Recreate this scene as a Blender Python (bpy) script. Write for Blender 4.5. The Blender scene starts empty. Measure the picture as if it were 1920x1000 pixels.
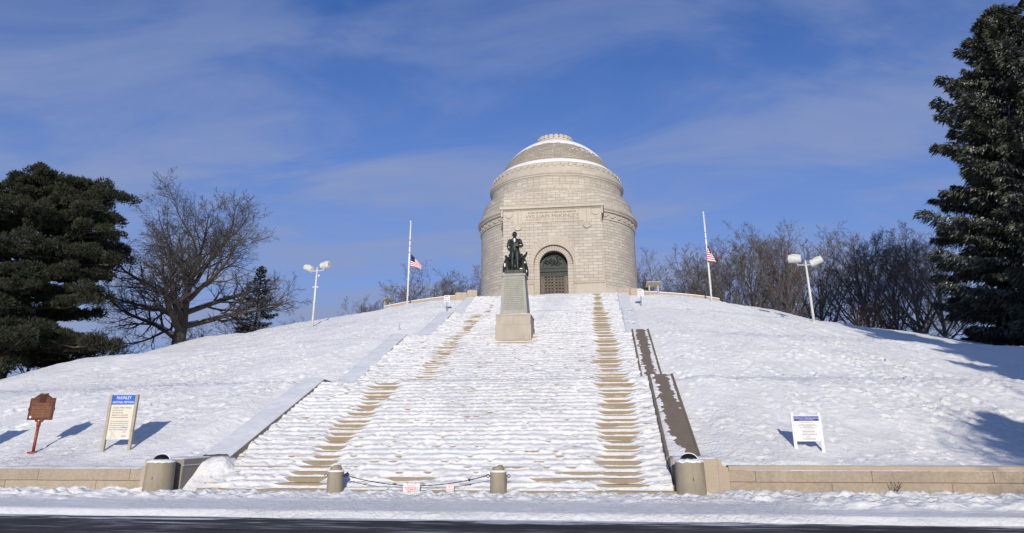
import bpy, math, random
import numpy as np
from mathutils import Vector, Matrix

scene = bpy.context.scene
COL = scene.collection
R_ = math.radians

# ------------------------------------------------------------------ camera
CAM = np.array([5.853, -23.497, 2.001])
YAW, PITCH, ROLL = 0.13283, 0.32215, -0.0046
FPX, YC = 1301.9, 367.8
def setup_camera():
    cd = bpy.data.cameras.new("camera"); co = bpy.data.objects.new("camera", cd); COL.objects.link(co)
    fwd = Vector((-math.sin(YAW)*math.cos(PITCH), math.cos(YAW)*math.cos(PITCH), math.sin(PITCH)))
    right0 = Vector((math.cos(YAW), math.sin(YAW), 0)); up0 = right0.cross(fwd)
    right = right0*math.cos(ROLL) + up0*math.sin(ROLL)
    up = right.cross(fwd)
    m = Matrix((right, up, -fwd)).transposed().to_4x4(); m.translation = Vector(CAM)
    co.matrix_world = m
    cd.sensor_fit = 'HORIZONTAL'; cd.sensor_width = 36; cd.lens = FPX/1920*36
    cd.shift_y = -(500-YC)/1920
    cd.clip_start = .1; cd.clip_end = 6000
    scene.camera = co
setup_camera()

# ------------------------------------------------------------------ world, sun, exposure
SUN_ELEV = R_(18.6); SUN_AZ = R_(173.7)          # clockwise from +Y
def setup_light():
    w = bpy.data.worlds.new("World"); scene.world = w; w.use_nodes = True
    nt = w.node_tree; N = nt.nodes; L = nt.links
    for n in list(N): N.remove(n)
    out = N.new('ShaderNodeOutputWorld'); bg = N.new('ShaderNodeBackground')
    bg.inputs['Strength'].default_value = .088
    sky = N.new('ShaderNodeTexSky'); sky.sky_type = 'NISHITA'; sky.sun_disc = False
    sky.sun_elevation = SUN_ELEV; sky.sun_rotation = SUN_AZ
    sky.altitude = 300; sky.air_density = 1.0; sky.dust_density = .6; sky.ozone_density = 2.6
    tc = N.new('ShaderNodeTexCoord')
    # thin high cloud: noise on a plane far overhead
    sep = N.new('ShaderNodeSeparateXYZ'); L.new(tc.outputs['Generated'], sep.inputs[0])
    mz = N.new('ShaderNodeMath'); mz.operation = 'ADD'; mz.inputs[1].default_value = .16; L.new(sep.outputs['Z'], mz.inputs[0])
    mx = N.new('ShaderNodeMath'); mx.operation = 'MAXIMUM'; mx.inputs[1].default_value = .03; L.new(mz.outputs[0], mx.inputs[0])
    dv = N.new('ShaderNodeVectorMath'); dv.operation = 'DIVIDE'
    cb = N.new('ShaderNodeCombineXYZ')
    for k in range(3): L.new(mx.outputs[0], cb.inputs[k])
    L.new(tc.outputs['Generated'], dv.inputs[0]); L.new(cb.outputs[0], dv.inputs[1])
    mp = N.new('ShaderNodeMapping'); mp.inputs['Rotation'].default_value = (0, 0, R_(-28)); mp.inputs['Scale'].default_value = (.75, 1.5, .0)
    mp.inputs['Location'].default_value = (3.1, 1.3, 0)
    L.new(dv.outputs[0], mp.inputs[0])
    n1 = N.new('ShaderNodeTexNoise'); n1.inputs['Scale'].default_value = 1.7; n1.inputs['Detail'].default_value = 7; n1.inputs['Roughness'].default_value = .58; n1.inputs['Distortion'].default_value = .8
    L.new(mp.outputs[0], n1.inputs['Vector'])
    r1 = N.new('ShaderNodeValToRGB'); r1.color_ramp.elements[0].position = .33; r1.color_ramp.elements[1].position = .66
    r1.color_ramp.elements[0].color = (0, 0, 0, 1); r1.color_ramp.elements[1].color = (.75, .75, .75, 1)
    r1.color_ramp.interpolation = 'EASE'
    L.new(n1.outputs['Fac'], r1.inputs[0])
    n2 = N.new('ShaderNodeTexNoise'); n2.inputs['Scale'].default_value = 4; n2.inputs['Detail'].default_value = 6; n2.inputs['Roughness'].default_value = .6
    L.new(mp.outputs[0], n2.inputs['Vector'])
    mm = N.new('ShaderNodeMath'); mm.operation = 'MULTIPLY_ADD'; mm.inputs[1].default_value = 1.1; mm.inputs[2].default_value = .42
    L.new(n2.outputs['Fac'], mm.inputs[0])
    m3 = N.new('ShaderNodeMath'); m3.operation = 'MULTIPLY'; m3.use_clamp = True
    L.new(r1.outputs[0], m3.inputs[0]); L.new(mm.outputs[0], m3.inputs[1])
    # a low bank of thin cloud nearer the horizon
    hz = N.new('ShaderNodeMapRange'); hz.inputs['From Min'].default_value = .55; hz.inputs['From Max'].default_value = .12
    hz.inputs['To Min'].default_value = 0; hz.inputs['To Max'].default_value = .66
    L.new(sep.outputs['Z'], hz.inputs['Value'])
    sc = N.new('ShaderNodeMath'); sc.operation = 'MAXIMUM'; 
    ad = N.new('ShaderNodeMath'); ad.operation = 'MULTIPLY_ADD'; ad.inputs[1].default_value = .62; ad.use_clamp = True
    L.new(m3.outputs[0], ad.inputs[0]); L.new(hz.outputs[0], ad.inputs[2])
    tint = N.new('ShaderNodeMixRGB'); tint.blend_type = 'MULTIPLY'; tint.inputs['Fac'].default_value = 1; tint.inputs['Color2'].default_value = (.45, .82, 1.48, 1)
    L.new(sky.outputs[0], tint.inputs['Color1'])
    mix = N.new('ShaderNodeMixRGB'); mix.inputs['Color2'].default_value = (3.05, 3.8, 6.2, 1)
    L.new(ad.outputs[0], mix.inputs['Fac']); L.new(tint.outputs[0], mix.inputs['Color1'])
    L.new(mix.outputs[0], bg.inputs['Color']); L.new(bg.outputs[0], out.inputs[0])
    sd = bpy.data.lights.new("sun", 'SUN'); sd.energy = 4.0; sd.angle = R_(.53); sd.color = (1, .93, .815)
    so = bpy.data.objects.new("sun", sd); COL.objects.link(so)
    d = Vector((math.sin(SUN_AZ)*math.cos(SUN_ELEV), math.cos(SUN_AZ)*math.cos(SUN_ELEV), math.sin(SUN_ELEV)))
    so.rotation_euler = d.to_track_quat('Z', 'Y').to_euler(); so.location = (10, -60, 60)
setup_light()
vs = scene.view_settings; vs.view_transform = 'Standard'; vs.look = 'None'; vs.exposure = 0.0; vs.gamma = 1; vs.use_curve_mapping = False

# ------------------------------------------------------------------ mesh helpers
class MB:
    """collects vertices / faces (with uv and material index) into one mesh"""
    def __init__(s): s.V = []; s.n = 0; s.F = []; s.UV = []; s.MI = []
    def add(s, V, F, uv=None, mi=0):
        V = np.asarray(V, float).reshape(-1, 3); b = s.n
        s.V.append(V); s.n += len(V)
        for k, f in enumerate(F):
            s.F.append(tuple(int(i)+b for i in f)); s.MI.append(mi)
            if uv is not None: s.UV.append([tuple(uv[k][j]) for j in range(len(f))])
            else: s.UV.append(_planar(V, f))
        return s
    def build(s, name, mat, parent=None, smooth=False):
        me = bpy.data.meshes.new(name)
        V = np.concatenate(s.V) if s.V else np.zeros((0, 3))
        me.from_pydata(V.tolist(), [], s.F)
        mats = mat if isinstance(mat, (list, tuple)) else [mat]
        for m in mats: me.materials.append(m)
        if len(mats) > 1: me.polygons.foreach_set('material_index', s.MI)
        ul = me.uv_layers.new(name='UVMap')
        flat = np.array([c for f in s.UV for p in f for c in p], dtype=np.float32)
        ul.data.foreach_set('uv', flat)
        if smooth: me.polygons.foreach_set('use_smooth', [True]*len(me.polygons))
        me.update()
        return link(name, me, parent)
def link(name, me, parent=None):
    o = bpy.data.objects.new(name, me); COL.objects.link(o)
    if parent is not None: o.parent = parent
    return o
def _planar(V, f):
    P = V[list(f)]
    n = np.cross(P[1]-P[0], P[2]-P[0]) if len(P) > 2 else np.array([0, 0, 1.])
    if len(P) > 3: n = n + np.cross(P[2]-P[0], P[3]-P[0])
    a = np.abs(n)
    if a[2] > a[0] and a[2] > a[1]: return [(p[0], p[1]) for p in P]
    if a[0] > a[1]: return [(p[1], p[2]) for p in P]
    return [(p[0], p[2]) for p in P]
BOXF = [(0, 3, 2, 1), (4, 5, 6, 7), (0, 1, 5, 4), (1, 2, 6, 5), (2, 3, 7, 6), (3, 0, 4, 7)]
def box(x0, x1, y0, y1, z0, z1):
    return [(x0, y0, z0), (x1, y0, z0), (x1, y1, z0), (x0, y1, z0), (x0, y0, z1), (x1, y0, z1), (x1, y1, z1), (x0, y1, z1)], BOXF
def cbox(x0, x1, y0, y1, z0, z1, c):
    """box with chamfered top and vertical edges"""
    rings = []
    for z, i in ((z0, 0), (z1-c, 0), (z1, c)):
        a, b, d, e = x0+i, x1-i, y0+i, y1-i
        k = c*.6
        rings.append([(a+k, d, z), (b-k, d, z), (b, d+k, z), (b, e-k, z), (b-k, e, z), (a+k, e, z), (a, e-k, z), (a, d+k, z)])
    return loft(rings)
def taper(cx, cy, hx0, hy0, z0, hx1, hy1, z1):
    return [(cx-hx0, cy-hy0, z0), (cx+hx0, cy-hy0, z0), (cx+hx0, cy+hy0, z0), (cx-hx0, cy+hy0, z0),
            (cx-hx1, cy-hy1, z1), (cx+hx1, cy-hy1, z1), (cx+hx1, cy+hy1, z1), (cx-hx1, cy+hy1, z1)], BOXF
def loft(rings, cap=True, close=True):
    n = len(rings[0]); V = [p for r in rings for p in r]; F = []
    for i in range(len(rings)-1):
        for j in range(n if close else n-1):
            a = i*n+j; b = i*n+(j+1) % n
            F.append((a, b, b+n, a+n))
    if cap and close:
        F.append(tuple(range(n))[::-1]); F.append(tuple(range((len(rings)-1)*n, len(rings)*n)))
    return V, F
def ring(c, rx, ry, n=12, ax=None, ay=None, ph=0):
    c = np.array(c, float); ax = np.array(ax if ax is not None else (1, 0, 0), float); ay = np.array(ay if ay is not None else (0, 1, 0), float)
    t = np.arange(n)*2*math.pi/n+ph
    return [tuple(c+ax*rx*math.cos(a)+ay*ry*math.sin(a)) for a in t]
def tube(path, rad, n=8, cap=True):
    P = [np.array(p, float) for p in path]
    if not hasattr(rad, '__len__'): rad = [rad]*len(P)
    rings = []
    u = None
    for i, p in enumerate(P):
        t = P[min(i+1, len(P)-1)]-P[max(i-1, 0)]; t = t/(np.linalg.norm(t)+1e-9)
        if u is None:
            u = np.cross(t, (0, 0, 1)) if abs(t[2]) < .9 else np.cross(t, (0, 1, 0))
        u = u-t*np.dot(u, t); u = u/(np.linalg.norm(u)+1e-9); v = np.cross(t, u)
        rings.append(ring(p, rad[i], rad[i], n, u, v))
    return loft(rings, cap)
def revolve(prof, n, c=(0, 0), a0=0, a1=2*math.pi, uref=None, vs=1):
    """profile [(r,z)] about a vertical axis; uv in metres round and along"""
    full = abs(a1-a0-2*math.pi) < 1e-6
    m = n if full else n+1
    A = a0+(a1-a0)*np.arange(m)/n
    V = []; s = [0]
    for i in range(1, len(prof)): s.append(s[-1]+math.hypot(prof[i][0]-prof[i-1][0], prof[i][1]-prof[i-1][1]))
    for r, z in prof:
        for a in A: V.append((c[0]+r*math.cos(a), c[1]+r*math.sin(a), z))
    F = []; UV = []
    for i in range(len(prof)-1):
        R = uref or max(prof[i][0], prof[i+1][0])
        for j in range(n):
            a = i*m+j; b = i*m+(j+1) % m
            F.append((a, b, b+m, a+m))
            u0 = R*(a0+(a1-a0)*j/n); u1 = R*(a0+(a1-a0)*(j+1)/n); UV.append([(u0, s[i]), (u1, s[i]), (u1, s[i+1]), (u0, s[i+1])])
    return V, F, UV
def sphere(c, rx, ry, rz, n=12, m=8):
    rings = []
    for i in range(1, m):
        t = math.pi*i/m
        rings.append([(c[0]+rx*math.sin(t)*math.cos(a), c[1]+ry*math.sin(t)*math.sin(a), c[2]-rz*math.cos(t)) for a in np.arange(n)*2*math.pi/n])
    V, F = loft(rings, False)
    V = list(V)+[(c[0], c[1], c[2]-rz), (c[0], c[1], c[2]+rz)]
    a = len(V)-2
    for j in range(n):
        F.append((a, (j+1) % n, j)); F.append((a+1, (m-2)*n+j, (m-2)*n+(j+1) % n))
    return V, F
def prism(poly, y0, y1):
    """polygon in x,z extruded along y"""
    n = len(poly)
    V = [(x, y0, z) for x, z in poly]+[(x, y1, z) for x, z in poly]
    F = [tuple(range(n)), tuple(range(n, 2*n))[::-1]]+[((i+1) % n, i, i+n, (i+1) % n+n) for i in range(n)]
    return V, F
def xf(VF, M):
    V = [tuple(M @ Vector(v)) for v in VF[0]]
    return (V,)+tuple(VF[1:])
def bigmesh(name, V, Q, mats, parent=None, smooth=False, tri=False, mi=None):
    """fast mesh from numpy quads (or tris)"""
    V = np.ascontiguousarray(V, np.float32); Q = np.ascontiguousarray(Q, np.int32)
    k = Q.shape[1]; me = bpy.data.meshes.new(name)
    me.vertices.add(len(V)); me.vertices.foreach_set('co', V.ravel())
    me.loops.add(Q.size); me.loops.foreach_set('vertex_index', Q.ravel())
    me.polygons.add(len(Q)); me.polygons.foreach_set('loop_start', np.arange(0, Q.size, k, dtype=np.int32))
    for m in (mats if isinstance(mats, (list, tuple)) else [mats]): me.materials.append(m)
    if mi is not None: me.polygons.foreach_set('material_index', np.asarray(mi, np.int32))
    me.update(calc_edges=True)
    me.polygons.foreach_set('use_smooth', np.full(len(Q), smooth))
    me.validate()
    return link(name, me, parent)
def grid_mesh(name, X, Y, Z, mat, keep=None, parent=None):
    m, n = X.shape
    V = np.stack([X, Y, Z], -1).reshape(-1, 3)
    i = np.arange(m*n).reshape(m, n)
    Q = np.stack([i[:-1, :-1], i[:-1, 1:], i[1:, 1:], i[1:, :-1]], -1)
    if keep is not None: Q = Q[keep]
    Q = Q.reshape(-1, 4)
    used = np.zeros(m*n, bool); used[Q.ravel()] = True
    idx = np.cumsum(used)-1
    return bigmesh(name, V[used], idx[Q], mat, parent, True)

# ------------------------------------------------------------------ noise
def _h(ix, iy, seed):
    h = (ix.astype(np.int64)*374761393+iy.astype(np.int64)*668265263+seed*974634533) & 0xffffffff
    h = ((h ^ (h >> 13))*1274126177) & 0xffffffff
    h = h ^ (h >> 16)
    return (h & 0xffff)/65535.0*2*math.pi
def gnoise(x, y, seed=0):
    x = np.asarray(x, float); y = np.asarray(y, float)
    ix = np.floor(x); iy = np.floor(y); fx = x-ix; fy = y-iy
    u = fx*fx*fx*(fx*(fx*6-15)+10); v = fy*fy*fy*(fy*(fy*6-15)+10)
    def g(a, b):
        t = _h(ix+a, iy+b, seed); return np.cos(t)*(fx-a)+np.sin(t)*(fy-b)
    return ((g(0, 0)*(1-u)+g(1, 0)*u)*(1-v)+(g(0, 1)*(1-u)+g(1, 1)*u)*v)*1.5
def fbm(x, y, seed=0, oct=4, gain=.5):
    s = 0; a = 1; f = 1
    for k in range(oct):
        s = s+a*gnoise(x*f, y*f, seed+k*17); a *= gain; f *= 2.03
    return s
def sstep(a, b, x):
    t = np.clip((x-a)/(b-a), 0, 1); return t*t*(3-2*t)

# ------------------------------------------------------------------ tagging
def thing(name, label, cat, loc=(0, 0, 0), rotz=0, group=None):
    o = bpy.data.objects.new(name, None); COL.objects.link(o)
    o.location = loc; o.rotation_euler = (0, 0, rotz); o.empty_display_size = .3
    return tag(o, label, cat, group)
def tag(o, label=None, cat=None, group=None, kind=None):
    if label: o['label'] = label
    if cat: o['category'] = cat
    if group: o['group'] = group
    if kind: o['kind'] = kind
    return o
def copy_tree(o, parent=None):
    c = o.copy(); COL.objects.link(c)
    if parent is not None: c.parent = parent
    for ch in list(o.children): copy_tree(ch, c)
    return c

# ------------------------------------------------------------------ materials
class NT:
    def __init__(s, name, rough=.7, metal=0, spec=.3):
        s.m = bpy.data.materials.new(name); s.m.use_nodes = True
        s.t = s.m.node_tree; s.N = s.t.nodes; s.L = s.t.links
        s.b = s.N['Principled BSDF']; s.b.inputs['Roughness'].default_value = rough; s.b.inputs['Metallic'].default_value = metal
        s.b.inputs['Specular IOR Level'].default_value = spec
    def n(s, typ, **kw):
        x = s.N.new(typ)
        for k, v in kw.items():
            if k in x.inputs: x.inputs[k].default_value = v
            else: setattr(x, k, v)
        return x
    def l(s, a, b): s.L.new(a, b)
    def coord(s, kind='Object', scale=(1, 1, 1)):
        tc = s.n('ShaderNodeTexCoord'); mp = s.n('ShaderNodeMapping'); mp.inputs['Scale'].default_value = scale
        s.l(tc.outputs[kind], mp.inputs[0]); return mp.outputs[0]
    def noise(s, vec, scale, detail=4, rough=.55, dist=0):
        x = s.n('ShaderNodeTexNoise'); x.inputs['Scale'].default_value = scale; x.inputs['Detail'].default_value = detail
        x.inputs['Roughness'].default_value = rough; x.inputs['Distortion'].default_value = dist
        s.l(vec, x.inputs['Vector']); return x.outputs['Fac']
    def ramp(s, fac, stops):
        r = s.n('ShaderNodeValToRGB'); e = r.color_ramp.elements
        while len(e) < len(stops): e.new(.5)
        for q, (p, c) in zip(e, stops):
            q.position = p; q.color = (*c, 1) if len(c) == 3 else c
        s.l(fac, r.inputs[0]); return r.outputs[0]
    def mix(s, fac, a, b, blend='MIX'):
        m = s.n('ShaderNodeMixRGB', blend_type=blend)
        for sock, v in ((m.inputs['Fac'], fac), (m.inputs['Color1'], a), (m.inputs['Color2'], b)):
            if hasattr(v, 'node'): s.l(v, sock)
            elif isinstance(v, (int, float)): sock.default_value = v
            else: sock.default_value = (*v, 1)
        return m.outputs[0]
    def math(s, op, a, b=None, clamp=False):
        m = s.n('ShaderNodeMath', operation=op); m.use_clamp = clamp
        for sock, v in ((m.inputs[0], a), (m.inputs[1], b)):
            if v is None: continue
            if hasattr(v, 'node'): s.l(v, sock)
            else: sock.default_value = v
        return m.outputs[0]
    def bump(s, h, strength=.3, dist=.02):
        b = s.n('ShaderNodeBump'); b.inputs['Strength'].default_value = strength; b.inputs['Distance'].default_value = dist
        s.l(h, b.inputs['Height']); s.l(b.outputs[0], s.b.inputs['Normal'])
    def col(s, c):
        if hasattr(c, 'node'): s.l(c, s.b.inputs['Base Color'])
        else: s.b.inputs['Base Color'].default_value = (*c, 1)
        return s
    def up(s, lo, hi):
        """0..1 how far the surface faces upwards"""
        g = s.n('ShaderNodeNewGeometry'); p = s.n('ShaderNodeSeparateXYZ'); s.l(g.outputs['Normal'], p.inputs[0])
        r = s.n('ShaderNodeMapRange'); r.inputs['From Min'].default_value = lo; r.inputs['From Max'].default_value = hi
        s.l(p.outputs['Z'], r.inputs['Value']); return r.outputs[0]
SNOWC = (.86, .86, .87)
def m_snow(name='snow', k=1.0, al=1.0):
    t = NT(name, .55, 0, .25); v = t.coord()
    a = t.noise(v, .35, 5); b = t.noise(t.coord('Object', (1, .8, 1)), 5.5, 7, .68, .4); c = t.noise(v, 26, 3, .6)
    t.col(t.ramp(a, [(.3, (.81*al, .80*al, .785*al)), (.7, (.87*al, .86*al, .84*al))]))
    mk = t.ramp(t.noise(t.coord('Object', (1, .6, 1)), .16, 4, .6), [(.40, (.28, .28, .28)), (.62, (1, 1, 1))])
    b2 = t.ramp(b, [(.42, (0, 0, 0)), (.70, (1, 1, 1))])
    h = t.math('ADD', t.math('ADD', t.math('MULTIPLY', b, .7), t.math('MULTIPLY', b2, .55)), t.math('MULTIPLY', c, .22)); h = t.math('MULTIPLY', h, mk); t.bump(h, .7, .075*k)
    return t.m
def m_snow_smooth():
    t = NT('wind_packed_snow', .55, 0, .25); v = t.coord()
    t.col(t.ramp(t.noise(v, .8, 4), [(.3, (.66, .67, .69)), (.7, (.75, .755, .765))])); t.bump(t.noise(v, 9, 4), .3, .03); return t.m
def m_stone(name, c1, c2, mortar, bw, bh, ms=.018, off=.5, dirt=.35, snowy=False, bumpk=.35):
    """coursed ashlar: brick pattern in UV metres with soot and weather streaks"""
    t = NT(name, .8, 0, .2); uv = t.coord('UV'); ob = t.coord('Object')
    br = t.n('ShaderNodeTexBrick'); br.offset = off; br.squash = 1
    br.inputs['Color1'].default_value = (*c1, 1); br.inputs['Color2'].default_value = (*c2, 1); br.inputs['Mortar'].default_value = (*mortar, 1)
    br.inputs['Scale'].default_value = 1; br.inputs['Mortar Size'].default_value = ms; br.inputs['Mortar Smooth'].default_value = .3
    br.inputs['Brick Width'].default_value = bw; br.inputs['Row Height'].default_value = bh; br.inputs['Bias'].default_value = 0
    wob = t.n('ShaderNodeMixRGB', blend_type='LINEAR_LIGHT'); wob.inputs['Fac'].default_value = .012
    nz = t.n('ShaderNodeTexNoise'); nz.inputs['Scale'].default_value = .9; t.l(uv, nz.inputs['Vector'])
    t.l(uv, wob.inputs['Color1']); t.l(nz.outputs['Color'], wob.inputs['Color2'])
    t.l(wob.outputs[0], br.inputs['Vector'])
    d = t.noise(ob, .35, 5, .6); st = t.noise(t.coord('Object', (2.2, 2.2, .16)), 1.0, 5, .6); fine = t.noise(ob, 14, 3, .6)
    c = t.mix(t.ramp(d, [(.35, (0, 0, 0)), (.75, (dirt, dirt, dirt))]), br.outputs['Color'], tuple(x*.6 for x in c1))
    c = t.mix(t.ramp(st, [(.5, (0, 0, 0)), (.8, (dirt, dirt, dirt))]), c, tuple(x*.55 for x in c2))
    c = t.mix(.28, c, t.ramp(fine, [(.3, (.25, .25, .25)), (.7, (.75, .75, .75))]), 'OVERLAY')
    t.col(c)
    h = t.math('SUBTRACT', t.math('MULTIPLY', fine, .3), br.outputs['Fac']); t.bump(h, bumpk, .02)
    return t.m
def m_granite(name, c1, c2, scale=40, rough=.75, streak=.4, dark=(.1, .1, .09)):
    t = NT(name, rough, 0, .25); ob = t.coord('Object')
    g = t.noise(ob, scale, 3, .7); big = t.noise(ob, 1.2, 4); st = t.noise(t.coord('Object', (4, 4, .35)), 1.3, 5, .6)
    c = t.mix(t.ramp(g, [(.35, (0, 0, 0)), (.65, (1, 1, 1))]), c1, c2)
    c = t.mix(t.ramp(big, [(.4, (0, 0, 0)), (.8, (streak,)*3)]), c, tuple(x*.65 for x in c1))
    c = t.mix(t.ramp(st, [(.5, (0, 0, 0)), (.78, (streak,)*3)]), c, dark)
    t.col(c); t.bump(g, .25, .01); return t.m
def m_plain(name, c, rough=.5, metal=0, var=.12, scale=6, spec=.4):
    t = NT(name, rough, metal, spec); v = t.coord()
    n = t.noise(v, scale, 4)
    t.col(t.ramp(n, [(.3, tuple(x*(1-var) for x in c)), (.7, tuple(min(1, x*(1+var)) for x in c))])); return t.m
def m_bark(name, c, snow=.0, scale=5, thr=(.62, .95)):
    t = NT(name, .9, 0, .1); v = t.coord('Object', (1, 1, .25))
    k = t.ramp(t.noise(v, scale, 5, .65), [(.3, tuple(x*.55 for x in c)), (.72, tuple(x*1.35 for x in c))])
    if snow:
        f = t.math('MULTIPLY', t.up(*thr), t.ramp(t.noise(t.coord(), .8, 3), [(.42, (0, 0, 0)), (.55, (snow,)*3)]))
        k = t.mix(f, k, (.75, .76, .78))
    t.col(k); return t.m
def m_needles(name, c1, c2, frost, thr=(.35, .9), fs=1.1, tr=.0):
    t = NT(name, .75, 0, .15); v = t.coord()
    g = t.n('ShaderNodeNewGeometry')
    k = t.ramp(g.outputs['Random Per Island'], [(0, c1), (1, c2)])
    f = t.math('MULTIPLY', t.up(*thr), t.ramp(t.noise(v, fs, 4, .6), [(.40, (0, 0, 0)), (.60, (frost,)*3)]))
    r2 = t.ramp(g.outputs['Random Per Island'], [(.35, (0, 0, 0)), (.75, (1, 1, 1))])
    k = t.mix(t.math('MULTIPLY', f, r2), k, (.62, .64, .67)); t.col(k); return t.m
def m_road():
    t = NT('wet_asphalt', .85, 0, .12); ob = t.coord(); 
    sp = t.n('ShaderNodeSeparateXYZ'); t.l(ob, sp.inputs[0])
    g = t.noise(ob, 60, 3, .7); lg = t.noise(t.coord('Object', (.12, 1.6, 1)), 1.6, 6, .62, .3); l2 = t.noise(t.coord('Object', (.5, 3.5, 1)), 2.2, 5, .6); pat = t.noise(t.coord('Object', (.35, 1, 1)), .5, 3)
    a = t.mix(t.ramp(lg, [(.35, (0, 0, 0)), (.65, (1, 1, 1))]), t.ramp(g, [(.3, (.018, .018, .020)), (.7, (.040, .040, .042))]), (.075, .075, .078))
    # y: snow cover full at kerb (-4.8), thinning into the driven lane (-6.2)
    y = t.n('ShaderNodeMapRange'); y.inputs['From Min'].default_value = -6.3; y.inputs['From Max'].default_value = -4.7
    t.l(sp.outputs['Y'], y.inputs['Value'])
    e = t.math('ADD', y.outputs[0], t.math('MULTIPLY', t.math('SUBTRACT', t.math('ADD', lg, t.math('MULTIPLY', l2, .45)), .72), 2.6))
    f = t.ramp(e, [(.42, (0, 0, 0)), (.60, (1, 1, 1))])
    stone = t.ramp(t.noise(ob, 9, 4, .7), [(.3, (.60, .61, .64)), (.7, (.78, .79, .81))])
    c = t.mix(f, a, stone)
    s2 = t.ramp(t.math('MULTIPLY', l2, pat), [(.26, (0, 0, 0)), (.40, (.55, .55, .55))])
    c = t.mix(s2, c, (.5, .5, .52))
    t.col(c); t.bump(t.math('ADD', g, f), .4, .015); return t.m
M = {}
M['snow'] = m_snow(); M['stairsnow'] = m_snow('trodden_snow', .9, .92); M['packed'] = m_snow_smooth()
M['ashlar'] = m_stone('ashlar_granite', (.455, .412, .345), (.58, .525, .445), (.18, .155, .125), 1.15, .405, .024)
M['ashlar_stack'] = m_stone('panelled_granite', (.455, .405, .335), (.565, .51, .425), (.16, .135, .105), .9, .405, .018, 0)
M['dome_stone'] = m_stone('dome_granite', (.33, .285, .225), (.43, .375, .305), (.10, .08, .06), 1.0, .36, .024, .5, .3)
M['trim'] = m_stone('trim_granite', (.48, .425, .35), (.56, .50, .42), (.25, .215, .175), 2.3, 3.0, .008, .5, .35)
M['wall_stone'] = m_stone('tan_wall_granite', (.36, .295, .22), (.40, .335, .255), (.11, .085, .065), 3.4, .385, .012, .35, .5)
M['pier'] = m_granite('tan_granite', (.37, .305, .23), (.46, .385, .30), 45, .8, .2, (.25, .2, .15))
M['step'] = m_granite('step_granite', (.27, .215, .15), (.35, .28, .20), 50, .8, .3, (.12, .09, .07))
M['side'] = m_granite('grey_granite', (.24, .215, .185), (.31, .28, .245), 40, .8, .4, (.09, .08, .07))
M['brownwall'] = m_granite('bare_wall_top', (.17, .135, .105), (.225, .18, .14), 30, .85, .3, (.1, .08, .06))
M['pedestal'] = m_granite('pedestal_granite', (.33, .318, .28), (.40, .387, .345), 35, .7, .5, (.15, .145, .115))
M['pedbase'] = m_granite('pedestal_base_granite', (.40, .35, .285), (.48, .425, .35), 40, .75, .35, (.2, .17, .13))
M['concrete'] = m_granite('aggregate_concrete', (.26, .225, .165), (.38, .33, .25), 70, .9, .55, (.12, .10, .075))
M['bronze'] = m_plain('dark_bronze', (.028, .033, .030), .5, .35, .4, 9)
M['doorbronze'] = m_plain('door_bronze', (.050, .040, .030), .45, .5, .5, 5)
M['greenbronze'] = m_plain('green_bronze', (.011, .016, .013), .5, .4, .6, 6)
M['cell'] = m_plain('door_cell', (.02, .012, .008), .5, .3, .3, 6)
M['white'] = m_plain('white_paint', (.70, .70, .67), .4, 0, .06)
M['offwhite'] = m_plain('weathered_white_paint', (.60, .60, .55), .45, 0, .15)
M['steel'] = m_plain('galvanised_steel', (.28, .28, .28), .5, .6, .2)
M['black'] = m_plain('black_plastic', (.008, .008, .009), .45, 0, .3)
M['rust'] = m_plain('brown_marker_paint', (.135, .045, .02), .5, .1, .35, 7)
M['rustdark'] = m_plain('dark_brown_marker', (.05, .018, .01), .5, .1, .3, 7)
M['redpost'] = m_plain('red_brown_post', (.25, .05, .03), .45, 0, .25)
M['tanpost'] = m_plain('tan_sign_post', (.37, .33, .25), .6, 0, .15)
M['blue'] = m_plain('blue_sign_paint', (.025, .11, .48), .5, 0, .08)
M['navy'] = m_plain('navy_sign_paint', (.012, .02, .24), .5, 0, .08)
M['cream'] = m_plain('cream_sign_face', (.64, .60, .50), .6, 0, .04)
M['signwhite'] = m_plain('white_sign_face', (.68, .68, .67), .55, 0, .04)
M['lett_white'] = m_plain('white_lettering', (.8, .82, .85), .6, 0, .03)
M['lett_brown'] = m_plain('brown_lettering', (.16, .09, .05), .6, 0, .05)
M['lett_grey'] = m_plain('grey_lettering', (.10, .10, .11), .6, 0, .05)
M['lett_red'] = m_plain('red_lettering', (.62, .06, .06), .6, 0, .05)
M['lett_stone'] = m_plain('incised_lettering', (.235, .19, .145), .9, 0, .1)
M['brightblue'] = m_plain('bright_blue_print', (.03, .22, .62), .6, 0, .05)
M['lett_ped'] = m_plain('pedestal_lettering', (.20, .195, .155), .9, 0, .15)
M['red'] = m_plain('flag_red', (.5, .03, .05), .8, 0, .1); M['flagwhite'] = m_plain('flag_white', (.75, .75, .75), .8, 0, .05); M['flagblue'] = m_plain('flag_blue', (.012, .018, .075), .8, 0, .1)
M['bark'] = m_bark('grey_bark', (.085, .072, .062), .9, 5, (.45, .8))
M['twig'] = m_bark('twig_bark', (.088, .078, .072), .25, 3, (.8, .98))
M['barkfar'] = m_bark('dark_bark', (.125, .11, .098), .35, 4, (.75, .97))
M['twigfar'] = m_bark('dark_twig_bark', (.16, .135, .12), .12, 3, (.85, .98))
M['barkpine'] = m_bark('pine_bark', (.10, .08, .068), .4, 6)
M['spruce'] = m_needles('spruce_needles', (.020, .027, .019), (.125, .133, .095), 1.0, (-.1, .45), .7)  # sunlight put into the paler needle colour; frost greys up-facing sprays
M['pine'] = m_needles('pine_needles', (.010, .014, .009), (.075, .080, .050), .3, (.6, .98), .8)
M['fir'] = m_needles('fir_needles', (.016, .024, .020), (.035, .045, .036), .3, (.5, .95), .9)
M['brush'] = m_bark('brush_bark', (.09, .06, .045), .2, 3)
M['road'] = m_road()

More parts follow.
